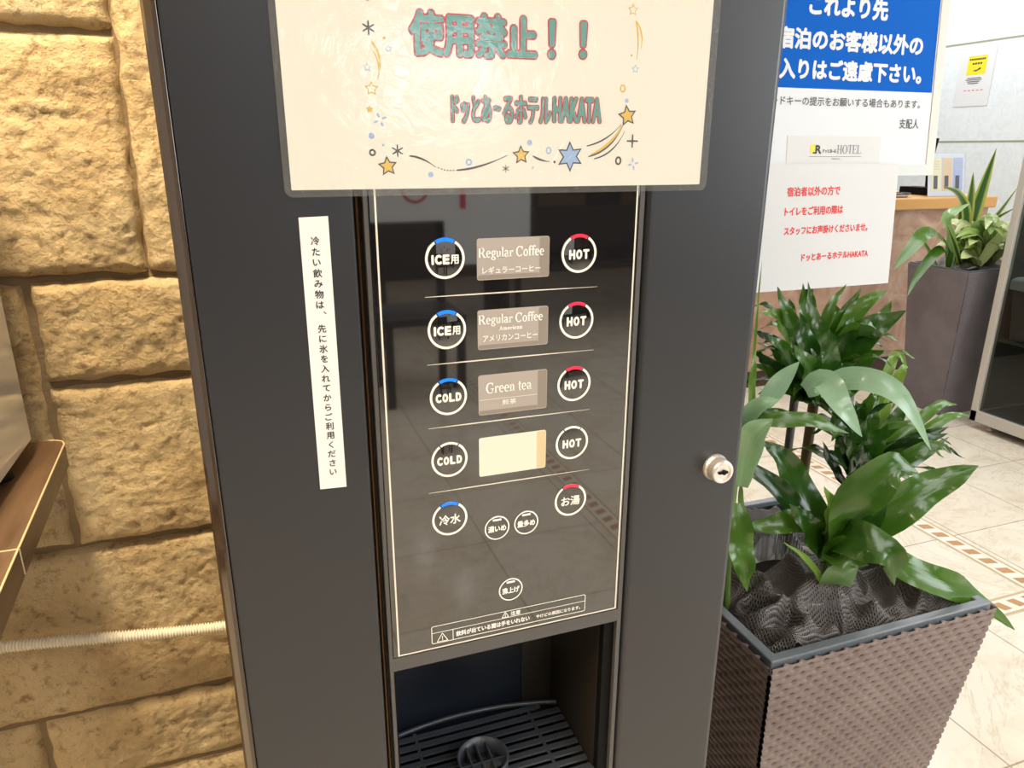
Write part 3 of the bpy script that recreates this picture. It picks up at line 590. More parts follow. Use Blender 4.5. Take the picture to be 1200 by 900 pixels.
# drink label windows
def card(z0, z1, lines, blank=False):
    x0, x1 = .1482, .2023
    c = MB().prism(rrect(x0, x1, z0, z1, .0016, 4), front_at(-.0006), .0002, .0006).build('drink_label', 'card_blank' if blank else 'card', vm)
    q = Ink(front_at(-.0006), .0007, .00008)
    q.poly(rrect(x1 - .0075, x1 - .0004, z0 + .0006, z1 - .0006, .001, 3), 'card_blank_shade' if blank else 'card_shade')  # darker strips paint shadow along the label's right and lower sides
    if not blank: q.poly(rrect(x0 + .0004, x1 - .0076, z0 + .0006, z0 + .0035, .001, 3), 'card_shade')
    q.build('shade_strip', c)
    if lines:
        q = Ink(front_at(-.0006), .0009, .00008)
        for kind, t, box in lines: (q.serif if kind == 's' else q.text)(t, box, 'print_white', 0, .00018 if kind == 's' else .00008) if kind != 'l' else q.rect(*box, 'print_line')
        q.build('lettering', c)
    c['label'] = 'blank lit cream label' if blank else 'taupe drink label'
card(1.2125, 1.2414, [('s', 'Regular Coffee', (.1490, .1982, 1.2262, 1.2355)), ('t', 'レギュラーコーヒー', (.1520, .1955, 1.2168, 1.2218))])
card(1.1622, 1.1912, [('s', 'Regular Coffee', (.1486, .1980, 1.1790, 1.1880)), ('s', 'American', (.1640, .1820, 1.1755, 1.1788)), ('t', 'アメリカンコーヒー', (.1520, .1940, 1.1680, 1.1728))])
card(1.1120, 1.1430, [('s', 'Green tea', (.1538, .1900, 1.1285, 1.1370)), ('l', '', (.1490, .1940, 1.1238, 1.1242)), ('t', '煎茶', (.1665, .1775, 1.1185, 1.1228))])
card(1.0625, 1.0940, [], True)
# dispensing bay
by = MB(); by.box(.0752, .0790, .028, .135, .66, .9045, 0); by.box(.2630, .2735, .012, .135, .66, .9045, 1); by.box(.0752, .2735, .122, .135, .66, .9045, 0); by.box(.0752, .2735, .012, .135, .9040, .915, 0); by.box(.0752, .2735, .012, .135, .655, .690, 0)
by.box(.2635, .2735, .004, .012, .69, .904, 2); by.box(.0752, .0772, .004, .028, .69, .904, 2)
by.box(.2300, .2630, .1205, .122, .69, .904, 1)
by.build('dispensing_bay', ['bay', 'bay_wall', 'black'], vm)
g = MB(); zt = .735
def back_y(x): return .1145 - 1.5 * (x - .160) ** 2
y = .010
while y < .117:
    xs = [x for x in np.linspace(.0795, .2620, 60) if back_y(x) > y + .004]
    if len(xs) > 2: g.box(min(xs), max(xs), y, y + .0056, zt - .0022, zt)
    y += .0112
for x in (.108, .228): g.box(x, x + .0028, .008, back_y(x) - .002, zt - .003, zt - .0003)
P = [(x, back_y(x) + .0005, zt + .002) for x in np.linspace(.0796, .2618, 40)]; g.tube(P, .0026, 8)
g.box(.079, .2625, .0045, .0100, zt - .012, zt + .001)
g.build('drip_grate', 'grate', vm)
MB().box(.079, .2628, .004, .121, .691, .700).build('drip_tray', 'black', vm)
c = MB(); cc = (.1610, .040, .735); c.lathe([(.0235, 0), (.0245, .016), (.0248, .019), (.0228, .019), (.0215, .002), (.0215, 0)], cc, 36)
for dx in (-.012, -.002, .008): c.box(cc[0] + dx, cc[0] + dx + .0016, cc[1] - .0205, cc[1] + .0205, cc[2] - .002, cc[2] + .014)
c.box(cc[0] - .0225, cc[0] + .0225, cc[1] - .003, cc[1] - .001, cc[2] - .002, cc[2] + .013)
c.build('cup_stand', 'grate', vm)

# ================================================================== NOTICES ON THE MACHINE
ln = thing('laminated_notice', 'large cream laminated notice with teal and red lettering taped to drinks machine', 'notice', (.176, -.001, 1.271))
MB().prism(rrect(.0290, .3222, 1.2752, 1.4830, .0006, 2), front, .0014, .0018).build('paper', 'paper_cream', ln)
MB().prism(rrect(.0247, .3272, 1.2710, 1.4870, .005, 5), front, .0030, .0033).build('laminate_film', 'film', ln)['label'] = 'glossy clear film'
q = Ink(front, .0019, .0001)
def outlined(t, box, o, f):
    a0, a1, b0, b1 = box; q.text(t, (a0 - o, a1 + o, b0 - o, b1 + o), 'redline', 0, o + f + .0002, 10); q.text(t, box, 'teal', 2, f, 8)
outlined('使用禁止', (.1065, .1905, 1.3548, 1.3808), .0010, .0009)
outlined('！', (.1985, .2035, 1.3565, 1.3800), .0010, .0006); outlined('！', (.2210, .2260, 1.3575, 1.3800), .0010, .0006)
q.build('lettering', ln)
q = Ink(front, .0019, .0001)
outlined('ドッとあ', (.1318, .1592, 1.3155, 1.3330), .0006, .0004); outlined('~', (.1605, .1655, 1.3235, 1.3268), .0006, .0005); outlined('るホテル', (.1668, .2015, 1.3155, 1.3335), .0006, .0004)
outlined('HAKATA', (.2025, .2388, 1.3170, 1.3335), .0006, .0005)
q.build('lettering', ln)
q = Ink(front, .0019, .0001)
q.line([(.0785, 1.393), (.0805, 1.388), (.082, 1.3835)], .001, 'ink'); q.spark((.0815, 1.3690), .0040, 'ink', 6, .0012)
def arcline(p0, p1, p2, w, mat, n=14, lay=0):
    pts = [((1 - t) ** 2 * p0[0] + 2 * t * (1 - t) * p1[0] + t * t * p2[0], (1 - t) ** 2 * p0[1] + 2 * t * (1 - t) * p1[1] + t * t * p2[1]) for t in [i / n for i in range(n + 1)]]
    q.line(pts, [w * (.35 + .65 * math.sin(PI * min(1, .15 + i / n))) for i in range(n + 1)], mat, lay)
arcline((.0830, 1.3615), (.0905, 1.3530), (.0855, 1.3405), .0015, 'yellow'); arcline((.0838, 1.3560), (.0880, 1.3500), (.0858, 1.3405), .0008, 'yellow')
q.disc((.0908, 1.3640), .0009, 'yellow'); q.ring((.0930, 1.3580), .0018, .0006, 'sky'); q.star((.0795, 1.3470), .0028, 'paper_cream', 'sky', w=.3); q.star((.0815, 1.3350), .0046, 'paper_cream', 'yellow', w=.3); q.star((.0797, 1.3230), .0026, 'yellow')
for a in range(4): q.line([(.0858 + .0016 * math.cos(a * PI / 2 + .4), 1.3170 + .0016 * math.sin(a * PI / 2 + .4)), (.0858 + .0042 * math.cos(a * PI / 2 + .4), 1.3170 + .0042 * math.sin(a * PI / 2 + .4))], [.0014, .001], 'sky')
q.disc((.0800, 1.3075), .0019, 'sky'); q.disc((.0870, 1.3020), .0007, 'sky'); q.ring((.0800, 1.2975), .0022, .0012, 'ink'); q.spark((.0960, 1.2985), .0039, 'ink', 6, .0011)
q.star((.0893, 1.2892), .0066, 'yellow', 'ink', w=.28, rot=95)
arcline((.1035, 1.2955), (.1120, 1.2950), (.1205, 1.2885), .0013, 'ink')
for x, z in ((.1225, 1.2880), (.1245, 1.2873), (.1265, 1.2867), (.1285, 1.2864), (.1305, 1.2863), (.1325, 1.2864)): q.disc((x, z), .0005, 'ink', n=8)
arcline((.1345, 1.2865), (.1500, 1.2870), (.1700, 1.2958), .0014, 'ink')
q.ring((.1432, 1.2915), .0022, .0011, 'sky'); q.disc((.1172, 1.2838), .0018, 'sky'); q.spark((.1690, 1.2873), .0026, 'ink', 6, .0006)
q.star((.1800, 1.2960), .0066, 'yellow', 'ink', w=.28, rot=93); q.disc((.1860, 1.3040), .0018, 'sky'); q.ring((.2000, 1.2990), .0020, .0009, 'sky', ry=.0024); q.disc((.1885, 1.2878), .0007, 'sky')
arcline((.1885, 1.2955), (.1945, 1.2920), (.2008, 1.2918), .0014, 'ink'); q.disc((.2045, 1.2915), .0009, 'ink', n=10)
q.star((.2160, 1.2950), .0104, 'sky', 'ink', n=6, k=.52, w=.2, rot=92)
q.star((.2590, 1.3222), .0076, 'yellow', 'ink', w=.26, rot=100)
arcline((.2300, 1.2950), (.2480, 1.2990), (.2560, 1.3160), .0012, 'ink'); arcline((.2320, 1.2958), (.2480, 1.3015), (.2550, 1.3160), .0028, 'yellow', lay=0); arcline((.2285, 1.3020), (.2440, 1.3050), (.2545, 1.3165), .0011, 'ink'); arcline((.2345, 1.2935), (.2500, 1.2965), (.2575, 1.3120), .0011, 'ink')
q.spark((.2640, 1.3055), .0045, 'ink', 4, .0014); q.ring((.2535, 1.2922), .0025, .0013, 'ink', ry=.003)
for a in range(4): q.line([(.2655 + .0014 * math.cos(a * PI / 2 + .2), 1.2900 + .0014 * math.sin(a * PI / 2 + .2)), (.2655 + .0042 * math.cos(a * PI / 2 + .2), 1.2900 + .0042 * math.sin(a * PI / 2 + .2))], [.0013, .0009], 'sky')
q.ring((.2545, 1.3398), .0023, .0011, 'yellow', ry=.0027); q.disc((.2580, 1.3320), .0014, 'sky'); q.star((.2635, 1.3525), .0030, 'paper_cream', 'sky', w=.34); q.disc((.2600, 1.3610), .0008, 'yellow'); q.star((.2595, 1.3890), .0040, 'paper_cream', 'yellow', w=.3)
arcline((.2620, 1.3825), (.2690, 1.3760), (.2670, 1.3655), .0012, 'yellow'); arcline((.2620, 1.3825), (.2660, 1.3720), (.2640, 1.3580), .0012, 'yellow')
q.build('drawing', ln)

st = thing('paper_label', 'narrow white vertical paper strip with handwritten style black text on machine door', 'label', (.040, 0, 1.071))
MB().add([], []).prism([(.0310, 1.0708), (.0492, 1.0700), (.0500, 1.2590), (.0318, 1.2585)], front, .0001, .0004).build('paper', 'paper_label', st)
q = Ink(front, .0006, .0001)
chars = '冷たい飲み物は、先に氷を入れてからご利用ください'
zt0, pitch = 1.2438, .00690
for i, ch in enumerate(chars):
    zc = zt0 - i * pitch - (.0022 if i > 7 else 0); v, f = text_mesh(ch); s_ = .0066; lo = v.min(0); hi = v.max(0); ext = hi - lo
    if ch == '、': q.text(ch, (.0425, .0445, zc + .0004, zc + .0026), 'ink'); continue
    hw, hh = min(.0031, ext[0] * s_ / 2 * .92), min(.0031, ext[1] * s_ / 2 * .92)
    q.text(ch, (.0408 - hw, .0408 + hw, zc - hh, zc + hh), 'ink', 0, .00012, 4)
q.build('lettering', st)

# ================================================================== LEFT: TABLE, APPLIANCE, CONDUIT
def tr(x, y, z): a = y - .2; return (-.2348 - .049 * a + x, y, z)     # right edge runs slightly skew to the wall
tb = thing('side_table', 'brown wooden serving table with pale worn edge beside stone wall', 'table', (-.40, .1, 0))
def slab(y0, y1, rounded):
    b = MB(); P = [(-.32, y0), (0, y0)]
    if rounded: P += [(0, y1 - .02), (-.004, y1 - .008), (-.014, y1 - .001), (-.022, y1)]
    else: P += [(0, y1)]
    P += [(-.32, y1)]
    b.prism(P, lambda u, v, h: tr(u, v, h), .900, .9300)
    return b
MB_ = slab(.262, .566, True); tt = MB_.build('tabletop', 'wood', tb, bevel=.0012); t2 = slab(-.35, .260, False).build('tabletop', 'wood', tb, bevel=.0012)
E_ = [tr(-.0008, y, .9298) for y in np.linspace(.263, .546, 12)] + [tr(-.0045, .558, .9298), tr(-.0140, .5645, .9298), tr(-.022, .5655, .9298)]
MB().tube(E_, .0011, 6).build('edge_strip', 'edge_gold', tt)['label'] = 'pale worn edge'
MB().tube([tr(-.0008, y, .9298) for y in np.linspace(-.349, .259, 10)], .0011, 6).tube([tr(-x, .261, .9300) for x in np.linspace(0, .2, 6)], .0010, 6).tube([tr(.0004, .261, z) for z in (.930, .915, .902)], .0007, 6).build('edge_strip', 'edge_gold', t2)['label'] = 'pale worn edge'
for x, y in ((-.28, .50), (-.28, .10), (-.28, -.30), (-.06, -.30)):
    p = tr(x, y, 0); MB().box(p[0] - .02, p[0] + .02, y - .02, y + .02, 0, .90).build('leg', 'wood', tb, bevel=.002)
ap = thing('ice_dispenser', 'off-white glossy countertop appliance standing on brown table by stone wall', 'appliance', (-.41, .30, .9316))
MB().rbox(-.53, -.2790, .06, .520, .953, 1.40, .006, 4, axis='z').build('body', 'appliance', ap, bevel=.002)
for x, y in ((-.300, .445), (-.300, .10), (-.51, .44), (-.51, .10)): MB().lathe([(0, 0), (.015, 0), (.014, .012), (.010, .0210)], (x, y, .9316), 16).build('foot', 'rubber', ap)['label'] = 'black rubber foot'
def conduit():
    b = MB(); pts = []; rad = []; n = 1050
    for i in range(n):
        t = i / (n - 1); x = -.95 + 1.05 * t
        z = .640 - .005 * math.sin((x + .7) * 3) - (max(0, x + .42) * .095) + .004 * math.sin(x * 13)
        pts.append((x, WALL_Y - .040, z)); rad.append((.0052, .0080, .0088, .0080)[i % 4])
    return b.tube(pts, rad, 10)
tag(conduit().build('cable_conduit', 'conduit'), 'thin cream ribbed cable conduit running along stone wall', 'conduit')

# ================================================================== RIGHT: STANDING SIGN
def sgn(u, v, h):                       # leaning board: v runs up the board, h towards the reader
    a = math.atan(.085); return (u, .95 + v * math.sin(a) - h * math.cos(a), 1.266 + v * math.cos(a) + h * math.sin(a))
sg = thing('sign_stand', 'tall standing information sign with blue upper panel and white frame behind potted plants', 'sign', (1.333, .95, 0))
b = MB(); b.prism([(1.060, 0), (1.6085, 0), (1.6085, .80), (1.060, .80)], lambda u, v, h: sgn(u, v, h), -.008, .002); bd = b.build('board', 'signwhite', sg)
b = MB()
for a0, a1, b0, b1 in ((1.605, 1.630, -.026, .82), (1.036, 1.061, -.026, .82), (1.061, 1.605, .80, .82)): b.prism([(a0, b0), (a1, b0), (a1, b1), (a0, b1)], sgn, -.012, .004)
b.build('frame', 'frame', sg)
MB().prism([(1.061, -.026), (1.605, -.026), (1.605, 0), (1.061, 0)], sgn, -.012, .004).build('frame_rail', 'frame_grey', sg)
q = Ink(sgn, .0022, .0002)
q.rect(1.0615, 1.6015, .167, .60, 'signblue'); q.build('blue_panel', sg)['label'] = 'bright blue panel'
q = Ink(sgn, .0026, .0002)
q.text('これより先', (1.2200, 1.4450, .318, .366), 'signwhite', 0, .0022); q.text('宿泊のお客様以外の', (1.1380, 1.5600, .2475, .2935), 'signwhite', 0, .0020); q.text('立入りはご遠慮下さい。', (1.1050, 1.5640, .1850, .2300), 'signwhite', 0, .0020)
q.text('※カードキーの提示をお願いする場合もあります。', (1.0950, 1.5680, .1300, .1495), 'ink_soft', 0, .0003); q.text('支配人', (1.5080, 1.5700, .0835, .1060), 'ink_soft', 0, .0004)
q.build('lettering', sg)
MB().tube([(1.318, .975, .02), (1.318, .975, 1.25)], .011, 14).build('pole', 'pole', sg)
MB().tube([(1.318, .982, 1.225), (1.318, .992, 1.40)], .009, 10).build('bracket', 'pole', sg)
MB().lathe([(0, .022), (.02, .022), (.17, .012), (.175, .006), (.175, 0)], (1.318, .975, 0), 40).build('base', 'pole', sg)
lo = thing('hotel_notice', 'white sheet with small yellow square and hotel lettering at foot of sign', 'notice', sgn(1.319, -.12, 0))
MB().prism([(1.182, -.129), (1.456, -.129), (1.456, .0645), (1.182, .0645)], sgn, .0022, .0027).build('paper', 'paper', lo)
q = Ink(sgn, .0030, .0002); q.rect(1.248, 1.265, .0255, .0455, 'logo_yellow'); q.text('R', (1.262, 1.280, .0250, .0445), 'ink', 1, .0012); q.rect(1.2555, 1.263, .0255, .029, 'ink', 1)
q.text('ドッとあ~る', (1.284, 1.323, .0270, .0355), 'ink', 0, .0003); q.serif('HOTEL', (1.326, 1.397, .0250, .0450), 'ink_soft'); q.rect(1.246, 1.399, .0185, .0193, 'ink_soft')
q.text('HAKATA', (1.312, 1.336, .0120, .0155), 'ink_soft'); q.build('lettering', lo)
rn = thing('red_letter_notice', 'white landscape sheet with red Japanese text hanging below sign board', 'notice', sgn(1.31, -.29, 0))
b = MB(); b.grid(lambda u, v: sgn(1.102 + .413 * u, -.2875 + .2895 * v, .0066 + .003 * math.sin(u * PI) * (1 - v)), 20, 14)
pr_ = b.build('paper', 'paper', rn)
q = Ink(lambda u, v, h: sgn(u, v, h + .003 * math.sin((u - 1.102) / .413 * PI) * (1 - (v + .2875) / .2895)), .0070, .0002)
for t, bx in (('宿泊者以外の方で', (1.186, 1.340, -.0710, -.0490)), ('トイレをご利用の際は', (1.182, 1.352, -.1150, -.0940)), ('スタッフにお声掛けくださいませ。', (1.183, 1.432, -.1590, -.1390)), ('ドッとあーるホテルHAKATA', (1.237, 1.440, -.2210, -.2030))): q.text(t, bx, 'red_ink', 0, .0007, shear=.012)
q.build('lettering', rn)

# ================================================================== PLANTERS
def planter(name, label, x0, x1, y0, y1, H, inset, rows, cols, mat, vr, vc, amp, rim, group=None, lin='liner'):
    t = thing(name, label, 'planter', ((x0 + x1) / 2, (y0 + y1) / 2, 0), group)
    cs = [(x0, y0), (x1, y0), (x1, y1), (x0, y1)]
    b = MB()
    for k in range(4):
        A, B = cs[k], cs[(k + 1) % 4]; cxm, cym = (x0 + x1) / 2, (y0 + y1) / 2
        nrm = Vector((B[1] - A[1], A[0] - B[0], 0)).normalized()
        def fn(u, v):
            s = 1 - (1 - v) * inset / ((x1 - x0) / 2)
            ax, ay = cxm + (A[0] - cxm) * s, cym + (A[1] - cym) * s; bx, by_ = cxm + (B[0] - cxm) * s, cym + (B[1] - cym) * s
            vv = min(v, .99999) * rows; r = int(vv); f = vv - r
            prof = math.sqrt(max(0, 1 - (2 * f - 1) ** 2))
            ph = u * cols + .5 * (r % 2) + (f - .5) * .22; d = abs((ph % 1.0) - .5)
            dip = math.exp(-(d / .085) ** 2)
            e = min(1, min(u, 1 - u) * cols * 1.2)
            eb = min(f, 1 - f); kb = int(round(vv)); dh = abs(((u * cols + .5 * (kb % 2) + (f - .5) * .1) % 1.0) - .5); hole = math.exp(-(dh / .12) ** 2 - (eb / .26) ** 2); h = amp * (.75 - .50 * (1 - prof) - 1.25 * hole * min(1, min(u, 1 - u) * cols * 2))
            return (ax + (bx - ax) * u + nrm.x * h, ay + (by_ - ay) * u + nrm.y * h, H * v - (.004 if v > .999 else 0))
        b.grid(fn, cols * vc, rows * vr, 0, True)
    b.build('woven_body', mat, t)
    # rim and inner liner
    r = MB(); i0 = .004; o = [(x0 + i0, y0 + i0), (x1 - i0, y0 + i0), (x1 - i0, y1 - i0), (x0 + i0, y1 - i0)]; w = rim
    i = [(x0 + w, y0 + w), (x1 - w, y0 + w), (x1 - w, y1 - w), (x0 + w, y1 - w)]
    V = [(*p, H - .02) for p in o] + [(*p, H + .004) for p in o] + [(*p, H + .004) for p in i] + [(*p, H - .006) for p in i]
    Fc = []
    for k in range(4):
        n = (k + 1) % 4
        for a in (0, 4, 8): Fc.append((a + k, a + n, a + 4 + n, a + 4 + k))
    r.add(V, Fc); r.build('rim', lin, t, bevel=.002)
    l = MB(); V = [(*p, H - .006) for p in i] + [((x0 + x1) / 2 + (p[0] - (x0 + x1) / 2) * .9, (y0 + y1) / 2 + (p[1] - (y0 + y1) / 2) * .9, H - .30) for p in i]
    l.add(V, [(k, k + 4, (k + 1) % 4 + 4, (k + 1) % 4) for k in range(4)] + [(4, 5, 6, 7)]); l.build('liner', 'liner_in', t)
    return t
FP = (.640, 1.078, .202, .640)
planter('woven_planter', 'square mauve-brown woven planter with dark rim standing right of drinks machine', *FP, .60, .055, 47, 16, 'wicker', 7, 9, .0062, .020)
planter('woven_planter', 'tall dark grey-violet square planter standing in front of wooden reception counter', 3.205, 3.555, 2.030, 2.380, .75, .06, 60, 14, 'wicker_dark', 4, 6, .0022, .016)

# inner nursery pot and the shade net stuffed round it
pc = (.838, .385)
b = MB(); b.lathe([(.078, .0), (.090, .185), (.096, .186), (.096, .200), (.0905, .202), (.088, .197), (.082, .170)], (pc[0], pc[1], .405), 40); 
np_ = thing('nursery_pot', 'white plastic inner pot half hidden by black net in woven planter', 'pot', (pc[0], pc[1], .405))
b.build('pot', 'pot_white', np_); MB().lathe([(.0, .002), (.04, .004), (.083, 0)], (pc[0], pc[1], .578), 28).build('soil', 'soil', np_)
def net_h(x, y):
    p = Vector((x * 8, y * 8, 1.3)); z = .545 + .020 * noise.fractal(p, 1, 2, 3) + .045 * (abs(noise.noise(p * 1.2 + Vector((2, 7, 0)))) ** .8) + .012 * noise.noise(p * 4)
    for cx, cy, r, h in ((.80, .53, .075, .065), (.90, .52, .08, .045), (.72, .50, .07, .06), (1.00, .30, .06, .030), (.72, .27, .06, .035), (.93, .27, .07, .030)):
        z += h * math.exp(-((x - cx) ** 2 + (y - cy) ** 2) / r ** 2)
    d = math.hypot(x - pc[0], y - pc[1]); fold = abs(noise.noise(Vector((x * 17 + y * 9, y * 14 - x * 6, 2.2))))
    z += .030 * (1 - fold) ** 3 - .012
    for rx, ry, rr, hh in ((.800, .285, .042, .026), (.930, .285, .060, .020), (1.00, .315, .036, .024), (.715, .33, .035, .028), (.74, .52, .05, .02), (.87, .55, .05, .02)):
        dd = math.hypot(x - rx, (y - ry) * 1.15) + .010 * noise.noise(p * 2.3); z += hh * math.exp(-((dd - rr) / .0105) ** 2) - hh * .4 * math.exp(-(dd / (rr * .7)) ** 2)
    w = min(1, max(0, (.125 - d) / .045)); w = w * w * (3 - 2 * w)
    z = z * (1 - w) + w * (.606 + .016 * noise.noise(p * 2.2) + .026 * (1 - fold) ** 3 + .25 * (z - .57))
    if d < .084 and y > pc[1] + .014: z = .560
    hole = math.exp(-((x - .985) ** 2 + (y - .43) ** 2) / .055 ** 2); z -= .07 * hole
    return min(z, .650)
nt_ = thing('shade_net', 'crumpled black-brown mesh netting stuffed inside the woven planter around plant stems', 'netting', (.86, .42, .5))
MB().grid(lambda u, v: (.668 + .382 * u, .230 + .382 * v, net_h(.668 + .382 * u, .230 + .382 * v)), 110, 110, uvk=(118, 118)).build('crumpled_sheet', 'net', nt_)
def roll(pts, r, seed):
    n = 44; P = []; rr = []
    for i in range(n):
        t = i / (n - 1) * (len(pts) - 1); k = min(int(t), len(pts) - 2); f = t - k
        p0, p1, p2, p3 = (Vector(pts[max(k - 1, 0)]), Vector(pts[k]), Vector(pts[k + 1]), Vector(pts[min(k + 2, len(pts) - 1)]))
        P.append(.5 * ((2 * p1) + (p2 - p0) * f + (2 * p0 - 5 * p1 + 4 * p2 - p3) * f * f + (3 * p1 - p0 - 3 * p2 + p3) * f ** 3))
        rr.append(r * (1 + .45 * noise.noise(Vector((i * .35, seed, 0)))) * (.55 + .45 * math.sin(PI * min(1, max(0, i / (n - 1))) ) ** .4))
    return MB().tube(P, rr, 22, uvk=260, caps=False)
roll([(.69, .44, .60), (.74, .48, .630), (.82, .50, .642), (.90, .49, .625), (.95, .50, .59)], .024, 3).build('rolled_fold', 'net', nt_)

# ------------------------------------------------------------------ leaves
def spline(pts, n):
    P = [Vector(p) for p in pts]; out = []
    for i in range(n + 1):
        t = i / n * (len(P) - 1); k = min(int(t), len(P) - 2); f = t - k
        p0, p1, p2, p3 = P[max(k - 1, 0)], P[k], P[k + 1], P[min(k + 2, len(P) - 1)]
        if k == 0: p0 = 2 * p1 - p2
        if k + 2 > len(P) - 1: p3 = 2 * p2 - p1
        out.append(.5 * ((2 * p1) + (p2 - p0) * f + (2 * p0 - 5 * p1 + 4 * p2 - p3) * f * f + (3 * p1 - p0 - 3 * p2 + p3) * f ** 3))
    return out
def leaf(b, pts, width, tint, hint=(-.35, -.75, .55), fold=.16, wave=.06, seed=0, n=16, base_w=.35, mat=0, edge=None):
    P = spline(pts, n); hint = Vector(hint).normalized(); V = []; UV = []; T = []; m = 6
    for i, p in enumerate(P):
        t = i / n; tg = (P[min(i + 1, n)] - P[max(i - 1, 0)]).normalized()
        s = tg.cross(hint)
        if s.length < .05: s = tg.cross(Vector((1, 0, .2)))
        s.normalize(); nn = s.cross(tg).normalized()
        w = width / 2 * max(.0, (base_w + (1 - base_w) * math.sin(PI * min(1, t * .95 + .05) ** .75)) if t < .55 else math.sin(PI * min(1, t * .95 + .05) ** .75) ** .85)
        if i == n: w = width * .01
        for j in range(m + 1):
            c = 2 * j / m - 1
            wv = wave * width * abs(c) ** 2 * math.sin(t * 14 + seed * 2.3 + (1.5 if c > 0 else 0)) * min(1, w / (width * .3))
            V.append(p + s * (c * w) + nn * (abs(c) ** 1.4 * w * fold + wv)); UV.append((j / m, t))
            tt = tint + .05 * math.sin(seed * 7.1) + (0.05 * (1 - abs(c) * 3) if abs(c) < .3 else 0) + .06 * abs(c) ** 3
            if edge is not None and abs(c) > .6: tt = edge
            T.append(min(1, max(.001, tt)))
    b.add(V, [(i * (m + 1) + j, i * (m + 1) + j + 1, (i + 1) * (m + 1) + j + 1, (i + 1) * (m + 1) + j) for i in range(n) for j in range(m)], mat, True, UV, T)
